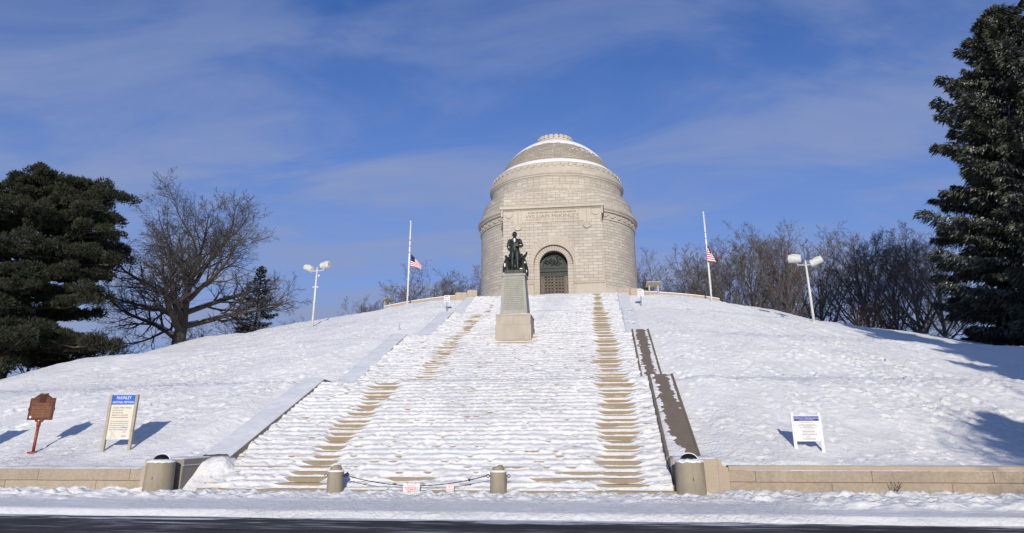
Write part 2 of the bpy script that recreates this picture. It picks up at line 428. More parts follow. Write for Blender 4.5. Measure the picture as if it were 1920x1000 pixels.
# ------------------------------------------------------------------ the mound
RCX, RCY = -0.72, 76.0
HU = np.array([-330, -60, -14, -5, 0, 1.25, 9.31, 12.7, 22.5, 25.8, 35.3, 37.7, 45.0, 46.2, 400])
HZ = np.array([-.15, -.15, -.1, .1, .75, 1.0, 4.17, 4.2, 7.88, 7.9, 11.38, 11.4, 14.3, 14.5, 14.5])
_U = np.linspace(-100, 130, 2301); _Zt = np.interp(_U, HU, HZ)
def _sm(z, w):
    k = np.hanning(int(w*10) | 1); k /= k.sum(); n = len(k)//2
    return np.convolve(np.pad(z, n, mode='edge'), k, mode='valid')
_Z1 = _sm(_Zt, 1.2); _Z2 = _sm(_Zt, 6)
AXX = np.array([-75, -52, -46, -40, -35, -28, -24, -16, -8, 0, 8, 17, 25, 31, 38, 46, 75])
AXV = np.array([1.2, 1.2, 1.18, 1.24, 1.29, 1.18, 1.12, 1.07, 1.0, 1.0, 1.0, 1.05, 1.03, 1.03, 1.10, 1.16, 1.2])
def hill(x, y):
    x = np.asarray(x, float); y = np.asarray(y, float)
    ax = np.interp(x, AXX, AXV); r = np.hypot((x-RCX)/ax, y-RCY); a = np.abs(x)
    w = 1-sstep(8.5, 20, a)
    u = np.where(y > 60, RCY-r, y*w+(RCY-r)*(1-w)); t = sstep(9.5, 16, a)
    return np.interp(u, _U, _Z1)*(1-t)+np.interp(u, _U, _Z2)*t
def hz(x, y): return float(hill(np.array(x), np.array(y)))

def stamp(X1, Y1, Z, n_trails, seed, region, steps=(12, 40), depth=.07, rad=.16, heading=None):
    """footprints and broken crust: small dents with a raised rim, in walking lines"""
    rnd = random.Random(seed)
    for _ in range(n_trails):
        x = rnd.uniform(region[0], region[1]); y = rnd.uniform(region[2], region[3])
        a = rnd.gauss(*heading) if heading else rnd.uniform(0, 2*math.pi)
        side = 1
        for k in range(rnd.randint(*steps)):
            a += rnd.gauss(0, .08); x += math.cos(a)*.62; y += math.sin(a)*.62; side = -side
            px = x-math.sin(a)*.14*side+rnd.gauss(0, .05); py = y+math.cos(a)*.14*side+rnd.gauss(0, .05)
            rr = rad*rnd.uniform(.75, 1.35); d = depth*rnd.uniform(.5, 1.2)
            i0, i1 = np.searchsorted(X1, (px-rr*2.2, px+rr*2.2)); j0, j1 = np.searchsorted(Y1, (py-rr*2.6, py+rr*2.6))
            if i1-i0 < 2 or j1-j0 < 2: continue
            dx = X1[None, i0:i1]-px; dy = Y1[j0:j1, None]-py
            u = dx*math.cos(a)+dy*math.sin(a); v = -dx*math.sin(a)+dy*math.cos(a)
            q = (u/(rr*1.5))**2+(v/rr)**2
            Z[j0:j1, i0:i1] += -d*np.exp(-q*1.6)+d*.55*np.exp(-(np.sqrt(q)-1.35)**2*5)

def axis_lines(a, b, f):
    out = [a]
    while out[-1] < b: out.append(out[-1]+f(out[-1]))
    return np.array(out)

def build_hill():
    X1 = axis_lines(-80, 80, lambda x: .10 if abs(x) < 24 else (.16 if abs(x) < 45 else .6))
    Y1 = axis_lines(.12, 130, lambda y: max(.07, .0033*(y+23.5)) if y < 62 else 1.0)
    X, Y = np.meshgrid(X1, Y1)
    Z = hill(X, Y)
    ang = np.arctan2(X-RCX, RCY-Y); rad = np.hypot(X-RCX, Y-RCY)
    edge = sstep(8.6, 9.6, np.abs(X))*sstep(.2, .9, Y)
    detail = sstep(90, 60, Y)*edge
    # trampled ground, softer wind-smoothed sheets between
    msk = sstep(-.25, .45, fbm(X*.13, Y*.16, 5, 3))*.95+.12
    n1 = fbm(X*.55, Y*.5, 11, 3)*.055
    n2 = fbm(X*1.9, Y*1.5, 21, 3)
    n3 = fbm(X*3.6, Y*3.0, 31, 2)
    lump = (np.maximum(n2, -.2)*.026+n3*.016+.11*np.maximum(fbm(X*2.6+9, Y*2.2, 37, 2)-.22, 0)+.05*np.maximum(fbm(X*4.6, Y*4.0, 39, 2)-.15, 0))*msk
    # sled and slide tracks running straight down the slope
    s1 = fbm(ang*rad.mean()*.75, rad*.035, 41, 4)
    trk = sstep(-.3, .4, fbm(X*.07+3, Y*.06, 51, 2))*(.55+.6*sstep(6, 20, X))
    streak = -np.abs(s1)*.14*trk
    Z = Z+detail*(n1+lump+streak)
    stamp(X1, Y1, Z, 26, 13, (-45, -9.5, 1, 44), (30, 70), depth=.10, rad=.14, heading=(1.2, .8))
    stamp(X1, Y1, Z, 26, 14, (9.8, 42, 1, 44), (30, 70), depth=.10, rad=.14, heading=(1.9, .8))
    stamp(X1, Y1, Z, 150, 3, (-45, -9.5, 1, 44), depth=.06, rad=.115)
    stamp(X1, Y1, Z, 200, 4, (9.8, 42, 1, 44), depth=.06, rad=.115)
    stamp(X1, Y1, Z, 70, 5, (9.8, 20, 1, 44), depth=.07, rad=.115, heading=(1.4, .3))
    stamp(X1, Y1, Z, 50, 6, (-22, -9.8, 1, 44), depth=.07, rad=.115, heading=(1.9, .4))
    Z -= .13*sstep(10.2, 8.9, np.abs(X))*sstep(1.0, 2.2, Y)*sstep(47, 44, Y)
    Z = np.where(X > 8.8, np.minimum(Z, .80+np.maximum(Y-.86, 0)*.55+.05*np.maximum(fbm(X*1.1, Y*1.5, 131, 3), 0)), Z)
    keep = ~((X[:-1, :-1] > 8.7) & (Y[:-1, :-1] < .80)) & ~((np.abs(X[:-1, :-1]) < 8.85) & (Y[:-1, :-1] < 1.36)) & ~((np.abs((X[:-1, :-1]+X[1:, 1:])/2) < 7.9) & (Y[:-1, :-1] < 45.2))
    o = grid_mesh('hill', X, Y, Z, M['snow'], keep)
    tag(o, 'snow covered mound rising to the domed monument', None, None, 'structure')
build_hill()

def build_ground():
    mb = MB()
    mb.add([(-3000, -3000, -.3), (3000, -3000, -.3), (3000, 3000, -.3), (-3000, 3000, -.3)], [(0, 1, 2, 3)])
    tag(mb.build('ground', M['snow']), 'flat snowy ground around the mound', None, None, 'structure')
    mb = MB(); mb.add([(-160, -19.5, -.13), (160, -19.5, -.13), (160, -4.55, -.13), (-160, -4.55, -.13)], [(0, 1, 2, 3)])
    tag(mb.build('road', M['road']), 'dark wet asphalt road with snow streaks', None, None, 'structure')
    # far verge on the camera side
    mb = MB(); mb.add(*box(-160, 160, -60, -19.5, -.29, .02)); tag(mb.build('verge', M['snow']), 'snowy verge on the near side of the road', None, None, 'structure')
    # pavement snow, lumpy by the steps, packed flat towards the road
    X1 = axis_lines(-60, 60, lambda x: .09 if abs(x) < 24 else .3); Y1 = axis_lines(-5.7, 1.6, lambda y: .055)
    X, Y = np.meshgrid(X1, Y1)
    lum = sstep(-3.0, -1.6, Y+.35*gnoise(X*.5, X*0, 3))
    rough = fbm(X*1.3, Y*2.2, 61, 4); fine = fbm(X*3.5, Y*4, 71, 3)
    Z = .0+lum*(.09*np.maximum(rough, -.35)+.05*fine+.08*np.maximum(fbm(X*4.2, Y*5, 73, 2)-.1, 0)+.05)+.012*fbm(X*.6, Y*5, 81, 2)
    # ploughed ridge along the kerb on the right
    ridge = np.exp(-((Y+3.2+.35*gnoise(X*.35, X*0+4, 9))/.42)**2)*sstep(8, 13, X)
    Z += ridge*(.12+.14*np.maximum(fbm(X*1.6, Y*2.5, 91, 3), -.3))
    ridge = np.exp(-((Y+1.9+.3*gnoise(X*.4, X*0+8, 19))/.4)**2)*sstep(-3, -9, X)
    Z += ridge*(.05+.12*np.maximum(fbm(X*1.6, Y*2.5, 95, 3), -.3))
    # snow drifted against the foot of the wall and the steps
    Z += .10*np.exp(-((Y+.45)/.5)**2)*(.5+.5*gnoise(X*.9, X*0, 29))*(np.abs(X) > 9)
    Z = Z+.02-.26*sstep(-4.80, -5.45, Y+.12*fbm(X*.5, Y*.5, 101, 3))
    tag(grid_mesh('pavement', X, Y, Z, M['snow']), 'trampled snow on the pavement below the steps', None, None, 'structure')
    mb = MB(); mb.add(*box(-160, 160, -4.72, -4.56, -.28, -.012)); tag(mb.build('kerb', M['side']), 'granite kerb along the road', None, None, 'structure')
build_ground()

# ------------------------------------------------------------------ the great stair
FL = [(-.4, 9.31, 0, 4.0, 26, 15.24), (12.67, 22.53, 4.0, 7.75, 24, 14.93), (25.83, 35.28, 7.75, 11.25, 23, 14.32), (37.73, 45.5, 11.25, 14.5, 22, 14.16)]
RY = np.array([v for f in FL for v in f[:2]]); RZ = np.array([v for f in FL for v in f[2:4]])
def build_stair():
    mb = MB()
    pts = [(FL[0][0], -.3)]
    for k, (y0, y1, z0, z1, n, w) in enumerate(FL):
        r = (z1-z0)/n; t = (y1-y0)/n
        y = y0; z = z0
        pts.append((y, z))
        for i in range(n):
            pts.append((y, z+r)); z += r; y += t; pts.append((y, z))
    pts.append((60, 14.5))
    P = []; 
    for p in pts:
        if not P or abs(P[-1][0]-p[0])+abs(P[-1][1]-p[1]) > 1e-6: P.append(p)
    # nosings: every riser is drawn in slightly below its tread
    nseg = 40
    V = []; F = []
    xs = np.linspace(-7.75, 7.75, nseg+1)
    for y, z in P:
        for x in xs: V.append((x, y, z))
    m = nseg+1
    for i in range(len(P)-1):
        for j in range(nseg): F.append((i*m+j, i*m+j+1, i*m+m+j+1, i*m+m+j))
    mb.add(V, F)
    tag(mb.build('stairs', M['step']), 'wide granite stairway of four flights up the mound', None, None, 'structure')

def build_stair_snow():
    Y1 = np.arange(-.95, 45.9, .036); S1 = np.linspace(-1, 1, 250)
    W = np.interp(Y1, [9.3, 12.7, 22.5, 25.8, 35.3, 37.7], [15.24, 14.93, 14.93, 14.32, 14.32, 14.16])/2+.03
    X = S1[None, :]*W[:, None]; Y = np.repeat(Y1[:, None], 250, 1)
    zn = np.interp(Y1, RY, RZ); zs = np.zeros_like(Y1); fr = np.ones_like(Y1)*.5; onst = np.zeros_like(Y1)
    tt = np.ones_like(Y1)*.35
    for y0, y1, z0, z1, n, w in FL:
        r = (z1-z0)/n; t = (y1-y0)/n
        i = np.floor((Y1-y0)/t); ins = (Y1 >= y0) & (Y1 < y1)
        zs = np.where(ins, z0+(i+1)*r, zs); zs = np.where(Y1 >= y1, z1, zs)
        fr = np.where(ins, (Y1-y0)/t-i, fr); onst = np.where(ins, 1, onst); tt = np.where(ins, t, tt)
    # nosing line: on a tread the line through the nosings; off the flights the level itself
    znose = np.where(onst > 0, zn, np.maximum(zn, zs))
    r = .154
    line = np.where(onst > 0, zs+fr*r, zs)[:, None]         # continuous ramp through the nosings
    line = np.where(Y < FL[0][0], 0, line)
    f2 = fr[:, None]
    big = fbm(X*.35, Y*.28, 201, 3); mid = fbm(X*1.5, Y*1.9, 211, 3); fine = fbm(X*3.4, Y*4.2, 221, 3); hor = fbm(X*.45, Y*2.6, 231, 2)
    cover = .052+.045*big+.035*hor
    # pillows of snow on every tread, dipping at each riser
    prof_ = np.where(f2 < .74, -f2/.74, -1+np.clip((f2-.74)/.26, 0, 1)**1.3)*.082+.012*np.sin(math.pi*f2)
    pil = prof_*(.75+.55*np.clip(hor+.2, -.5, .6))*onst[:, None]
    lumps = np.maximum(mid, -.22)*.026+np.maximum(fine, -.25)*.020+.05*np.maximum(fbm(X*5.5, Y*5.5, 227, 2)-.2, 0)
    foot = fbm(X*2.1+7, Y*2.4, 241, 2)
    lumps = lumps-.06*sstep(.32, .6, foot)
    smooth_top = sstep(33, 39, Y)*sstep(2.6, .2, np.abs(X-1.2))+sstep(30, 33, Y)*sstep(1.2, .2, np.abs(X-.9))*.5
    smooth_top = np.clip(smooth_top, 0, 1)
    lumps = lumps*(1-.75*smooth_top); pil = pil*(1-.6*smooth_top)
    h = line+.0+cover*.5+pil+lumps+.04*smooth_top
    # banked up against the walls
    h += sstep(.86, 1.0, np.abs(X)/W[:, None])*(.02+.07*mid)
    h += sstep(6.9, 7.4, X)*0
    # the shovelled paths
    stone = zs[:, None]-.03
    wob = .22*gnoise(Y*.55, Y*0, 251)+.12*gnoise(Y*1.8, Y*0, 252)+.16*gnoise(X*1.4, np.floor(Y/.36)*3.1, 253)
    dR = np.abs(X-(6.12-.028*np.maximum(Y-9, 0))+.05*gnoise(Y*.4, Y*0, 3))
    halfR = np.interp(Y1, [-1, 0, 9, 20, 30, 36, 42, 45.6], [.72, .66, .60, .62, .60, .46, .36, .25])[:, None]
    cR = sstep(halfR+.30, halfR-.22, dR+wob)
    cen = np.interp(Y1, [0, 9.3, 12.7, 22.5, 25, 33, 36, 45], [-4.33, -4.42, -3.85, -4.1, -4.7, -5.0, -4.9, -4.9])[:, None]
    half = np.interp(Y1, [-.5, 0, 2, 9.2, 9.35, 12.7, 13, 22, 26, 34, 44], [.95, .78, .50, .50, -.3, -.3, .42, .48, .42, .42, .0])[:, None]
    cL = sstep(half+.30, half-.20, np.abs(X-cen)+wob)
    cL *= np.where(Y < 12, 1, .55+.45*sstep(-.2, .3, fbm(X*1.2, Y*1.2, 261, 2)))
    cM = sstep(1.9, .8, np.abs(X-.1)+wob)*sstep(19.0, 21, Y)*sstep(22.6, 22.2, Y)*.75
    c3 = sstep(.22, .55, fbm(X*.30+5, Y*1.5+3, 271, 2))*sstep(3.3, .3, Y)*.75           # bare risers along the bottom steps
    clr = np.clip(np.maximum(np.maximum(cR, cL), np.maximum(cM, c3)), 0, 1)
    # inside a path only a skin of snow is left at the back of each tread
    skin = stone+np.where(f2 > .55, (f2-.55)*.10, 0)*onst[:, None]*(.4+1.0*np.clip(mid+.4, 0, 1))
    h = h*(1-clr)+skin*clr
    h = np.where(Y < FL[0][0]-.05, .09+.06*mid+.03*fine-.3*sstep(-.6, -.95, Y), h)
    o = grid_mesh('snow', X, Y, h, M['stairsnow']); tag(o, 'trodden snow lying on the stairway', None, None, 'stuff')
build_stair(); build_stair_snow()
def build_drift():
    X, Y = np.meshgrid(np.arange(-8.27, -6.7, .05), np.arange(-.8, 1.6, .05))
    n = .10*fbm(X*2, Y*2, 281, 3)
    up = sstep(-.75, 1.15, Y+.25*gnoise(X*1.5, Y*.7, 282))
    Z = -.02+up*(1.02*sstep(-6.75, -7.7, X+n)+.05)+n*.6*up-.12*sstep(-7.1, -6.7, X)
    tag(grid_mesh('snow_drift', X, Y, Z, M['snow']), 'snow drifted in the corner beside the left end block', None, None, 'stuff')
build_drift()

# ------------------------------------------------------------------ the sloping walls beside the flights
WT = [[(1.26, 1.05), (9.31, 4.25)], [(12.5, 4.08), (22.53, 8.0)], [(25.7, 7.83), (35.28, 11.5)], [(37.5, 11.33), (45.5, 14.56)]]
names = ['lowest', 'second', 'third', 'topmost']
def sloped(x0, x1, path, drop, mb, chamf=0.0):
    """bar of rectangular section following path (y,z) tops"""
    rings = []
    for y, z in path: rings.append([(x0, y, z-drop), (x1, y, z-drop), (x1, y, z), (x0, y, z)])
    mb.add(*loft(rings))
def snow_strip(path, xa, xb, th, seed, name, parent, mat, patchy=None, res=.10, off=.012):
    """snow lying on a sloping wall top: a lumpy sheet that thins to nothing at its edges"""
    ys = np.arange(path[0][0]+.02, path[-1][0]-.02, res); xs = np.linspace(xa, xb, max(6, int((xb-xa)/.06)))
    X, Y = np.meshgrid(xs, ys); base = np.interp(ys, [p[0] for p in path], [p[1] for p in path])[:, None]
    e = np.minimum(X-xa, xb-X)
    t = th*sstep(0, .10, e)*(1+.35*fbm(X*1.2, Y*.8, seed, 3))+.012*fbm(X*5, Y*5, seed+3, 2)
    if patchy is not None: t = patchy(X, Y, t)
    Z = base+off+t-.012
    return grid_mesh(name, X, Y, Z, mat, None, parent)
def build_stair_walls():
    for s in (-1, 1):
        for k, path in enumerate(WT):
            w = FL[k][5]/2; x0, x1 = (w, w+1.1) if s > 0 else (-w-1.1, -w)
            side = 'right' if s > 0 else 'left'
            bare = s > 0 and k < 2
            lab = ('bare brown-topped sloping wall with patchy snow at the %s edge of the %s flight' if bare else 'snow-covered sloping stone wall at the %s edge of the %s flight') % (side, names[k])
            if s > 0 and k == 2: lab = 'sloping wall with snow pocked by dark holes at the right edge of the third flight'
            root = thing('stair_wall', lab, 'wall', (0, 0, 0), 0, 'sloping walls beside the stairway')
            mb = MB(); sloped(x0, x1, path, 1.4, mb); mb.build('masonry', M['side'], root)
            # raised kerbs at both edges of the top
            if bare:
                mb = MB(); up = [(y, z+.0) for y, z in path]
                sloped(x0+.06, x1-.04, [(y+.02*(i == 0)-.02*(i == len(path)-1), z+.018) for i, (y, z) in enumerate(path)], .03, mb)
                mb.build('top_slab', M['brownwall'], root)
                mb = MB(); sloped(x0-.003, x0+.09, [(y+.01, z+.05) for y, z in path], .3, mb); mb.build('coping', M['brownwall'], root)
                mb = MB(); sloped(x1-.06, x1+.004, [(y+.01, z+.045) for y, z in path], .3, mb); mb.build('coping', M['brownwall'], root)
                def pa(X, Y, t, x0=x0):
                    wd = .28+.14*fbm(X*0+1, Y*.5, 311, 3)+.10*fbm(X*0, Y*2.5, 312, 2)+.35*sstep(3.5, 1.2, Y)
                    return np.where(X-x0-.1 < wd, t, -.05)+0*X
                snow_strip(path, x0+.06, x1-.16, .055, 300+k, 'snow_patch', root, M['snow'], lambda X, Y, t, x0=x0: t*sstep(.06, -.04, X-x0-(.25+.14*fbm(X*0+1, Y*.6, 311, 3)+.16*fbm(X*3.5, Y*3.5, 312, 3)+.40*sstep(3.6, 1.2, Y)))-.06*sstep(-.02, .1, X-x0-(.25+.14*fbm(X*0+1, Y*.6, 311, 3)+.16*fbm(X*3.5, Y*3.5, 312, 3)+.40*sstep(3.6, 1.2, Y))), .05)
                def q(X, Y, t, x1=x1):
                    m = X-(x1-.30+.10*fbm(X*2, Y*1.1, 322, 3)+.14*fbm(X*4, Y*4, 323, 2)+.34*sstep(7.5, 3.5, Y))
                    return t*sstep(-.03, .06, m)-.06*sstep(.03, -.06, m)
                snow_strip(path, x1-.62, x1-.06, .035, 330+k, 'snow_patch', root, M['snow'], q, .05)
            else:
                if k < 3:
                    mb = MB(); zl = FL[k][3]; sloped(x0, x1, [(path[-1][0]+.003, path[-1][1]-.005), (WT[k+1][0][0]-.003, WT[k+1][0][1]-.02)], 1.2, mb); mb.build('landing_kerb', M['side'], root)
                pt = None
                if s > 0 and k == 2:
                    def pt(X, Y, t, w=w):
                        rnd = random.Random(5)
                        for _ in range(13):
                            cx = w+rnd.uniform(.25, .85); cy = rnd.uniform(29, 34.6)
                            t = t-.2*np.exp(-(((X-cx)/.075)**2+((Y-cy)/.16)**2)*1.2)
                        return t
                snow_strip(path, x0+.01, x1+.0, .085, 340+k+10*s, 'snow_cap', root, M['packed'], pt)
build_stair_walls()

# ------------------------------------------------------------------ front retaining walls and end blocks
def snow_slab(x0, x1, y0, y1, z, th, seed, parent, res=.09, name='snow_cap'):
    X1 = np.linspace(x0, x1, max(4, int((x1-x0)/res))); Y1 = np.linspace(y0, y1, max(5, int((y1-y0)/res)))
    X, Y = np.meshgrid(X1, Y1); e = np.minimum(np.minimum(X-x0, x1-X), np.minimum(Y-y0, y1-Y))
    Z = z-.01+th*sstep(-.02, .09, e)*(1+.4*fbm(X*1.1, Y*1.3, seed, 3))
    Z = np.where(e < 1e-6, z-.01, Z)
    return grid_mesh(name, X, Y, Z, M['snow'], None, parent)
def build_front_walls():
    a = thing('retaining_wall', 'long low wall of tan granite blocks topped with snow left of the stairway', 'wall', (-10, -.2, 0))
    mb = MB(); mb.off = None
    mb.add(*box(-60, -9.78, -.40, .25, -.2, .75)); w = mb.build('masonry', M['wall_stone'], None); reparent(w, a)
    reparent(snow_slab(-60, -9.8, -.41, .5, .75, .06, 401, None, .12), a)
    a = thing('retaining_wall', 'long low wall of tan granite blocks with a thin capping course right of the stairway', 'wall', (10, .5, 0))
    mb = MB(); mb.add(*box(9.42, 60, .32, 1.0, -.2, .71)); w = mb.build('masonry', M['wall_stone'], None); reparent(w, a)
    mb = MB(); mb.add(*box(9.43, 60, .44, 1.0, .70, .84)); w = mb.build('capping', M['pier'], None); reparent(w, a)
    reparent(snow_slab(9.9, 58, .325, .436, .71, .035, 405, None, .06, 'snow_ledge'), a)
    reparent(snow_slab(9.6, 60, .47, 1.3, .835, .02, 402, None, .14), a)
    # end blocks of the stair walls
    a = thing('end_block', 'grey granite end block with a shaded inner face beside the left bin', 'stone block', (-8.85, .4, 0), 0, 'granite end blocks at the foot of the stairway')
    mb = MB(); mb.add(*cbox(-9.42, -8.28, -.50, 1.25, -.2, .86, .015)); reparent(mb.build('base', M['side'], None), a)
    mb = MB(); mb.add(*cbox(-9.40, -8.262, -.485, 1.262, .86, 1.06, .02)); reparent(mb.build('cap', M['side'], None), a)
    mb = MB(); mb.add(*cbox(-9.80, -9.425, -.42, .9, -.2, .80, .012)); mb.add(*cbox(-9.72, -9.405, -.40, .9, .803, 1.03, .012)); reparent(mb.build('pier', M['pier'], None), a)
    reparent(snow_slab(-9.40, -8.27, -.48, 1.25, 1.06, .04, 411, None, .06), a)
    mb = MB(); mb.add(*box(-8.282, -8.258, -.50, 1.2, .855, .872)); reparent(mb.build('snow_ledge', M['snow'], None), a)
    a = thing('end_block', 'tan granite end block with a stepped right shoulder beside the right bin', 'stone block', (8.5, 1, 0), 0, 'granite end blocks at the foot of the stairway')
    mb = MB(); mb.add(*cbox(7.72, 9.10, .32, 2.2, -.2, 1.05, .015)); reparent(mb.build('base', M['pier'], None), a)
    mb = MB(); mb.add(*cbox(7.69, 7.716, .30, 2.0, -.2, .80, .005)); mb.add(*cbox(7.66, 7.716, .29, 2.0, .803, 1.055, .005)); reparent(mb.build('side_slab', M['side'], None), a)
    mb = MB(); P = [(9.103, .70), (9.40, .70), (9.40, .80), (9.30, .83), (9.22, .90), (9.2, 1.02), (9.103, 1.05)]
    mb.add(*prism(P, .325, 1.5)); mb.add(*box(9.103, 9.42, .33, 1.5, -.2, .698)); reparent(mb.build('shoulder', M['pier'], None), a)
    reparent(snow_slab(7.74, 9.08, .34, 2.15, 1.05, .05, 412, None, .06), a)
    for nm, x0, x1, z, lab in (('pier', -9.28, -8.05, 15.12, 'lower tan block of the pair at the left head of the stairway'), ('pier', -8.03, -7.0, 15.36, 'taller tan block of the pair at the left head of the stairway'),
                          ('pier', 7.10, 8.33, 15.10, 'tan block squarely above the right sloping wall at the stair head'), ('pier', 8.36, 9.52, 15.04, 'tan block behind the small white sign at the right stair head')):
        a = thing('stone_pier', lab, 'stone block', ((x0+x1)/2, 46.2, 14), 0, 'tan stone blocks at the head of the stairway')
        mb = MB(); mb.add(*cbox(x0, x1, 45.55, 46.9, 13.4, z, .05)); reparent(mb.build('block', M['pier'], None), a)
        reparent(snow_slab(x0+.03, x1-.03, 45.6, 46.85, z, .05, 420, None, .1), a)
    # low curved terrace walls round the plateau
    for s, lab in ((-1, 'low curved terrace wall along the mound rim left of the monument'), (1, 'low curved terrace wall along the mound rim right of the monument')):
        a = thing('terrace_wall', lab, 'wall', (s*14, 48, 14))
        ph = np.linspace(.27, .60, 60) if s > 0 else np.linspace(-.27, -.55, 50)
        R0 = 31.0
        rings = []; rs = []
        for p in ph:
            x = RCX+R0*math.sin(p)*np.interp(R0*math.sin(p)*1.0, AXX, AXV); y = RCY-R0*math.cos(p)
            n = np.array([math.sin(p), -math.cos(p)]); h = hz(x, y)
            x2, y2 = x-n[0]*.5, y-n[1]*.5
            top = np.interp(abs(p), [.27, .42, .62, .90], [.46, .38, .26, .2])+max(h, 13.7)
            rings.append([(x, y, h-.8), (x, y, top), (x2, y2, top), (x2, y2, h-.8)])
            rs.append([(x+n[0]*.02, y+n[1]*.02, top-.005), (x+n[0]*.01, y+n[1]*.01, top+.06), (x2, y2, top+.07), (x2, y2, top-.005)])
        mb = MB(); mb.add(*loft(rings)); reparent(mb.build('masonry', M['pier'], None), a)
        mb = MB(); mb.add(*loft(rs)); reparent(mb.build('snow_cap', M['snow'], None), a)
def reparent(o, root):
    """make o a part of root: shift its vertices into root's space"""
    d = Vector(root.location)
    if root.rotation_euler.z: raise ValueError
    o.data.transform(Matrix.Translation(-d)); o.parent = root
    return o
build_front_walls()

# ------------------------------------------------------------------ text
def text_part(name, body, size, mat, parent, loc, width=None, align='CENTER', rot=(R_(90), 0, 0), depth=.002, yscale=1):
    cu = bpy.data.curves.new(name, 'FONT'); cu.body = body; cu.size = size; cu.align_x = align; cu.align_y = 'CENTER'; cu.extrude = depth; cu.resolution_u = 2
    o = bpy.data.objects.new(name, cu); COL.objects.link(o)
    dg = bpy.context.evaluated_depsgraph_get(); dg.update()
    me = bpy.data.meshes.new_from_object(o.evaluated_get(dg)); bpy.data.objects.remove(o)
    xs = [v.co.x for v in me.vertices]
    s = 1
    if width and xs: s = width/(max(xs)-min(xs))
    me.transform(Matrix.LocRotScale(None, None, Vector((s, yscale if width else 1, 1))))
    from mathutils import Euler
    me.transform(Matrix.LocRotScale(Vector(loc), Euler(rot), None))
    me.materials.clear(); me.materials.append(mat)
    return link(name, me, parent)
def word_rows(name, rows, mat, parent, y, h, seed=1, th=.002, lean=0.0, y0=0):
    """rows too small to read in the photograph: [(x0,x1,z)] as runs of word-length strokes"""
    rnd = random.Random(seed); mb = MB()
    for x0, x1, z in rows:
        x = x0
        while x < x1-h*.5:
            w = min(rnd.uniform(1.2, 5.5)*h, x1-x)
            mb.add(*box(x, x+w, y-th, y, z-h*.5, z+h*.5)); x += w+h*.75
    return mb.build(name, mat, parent)

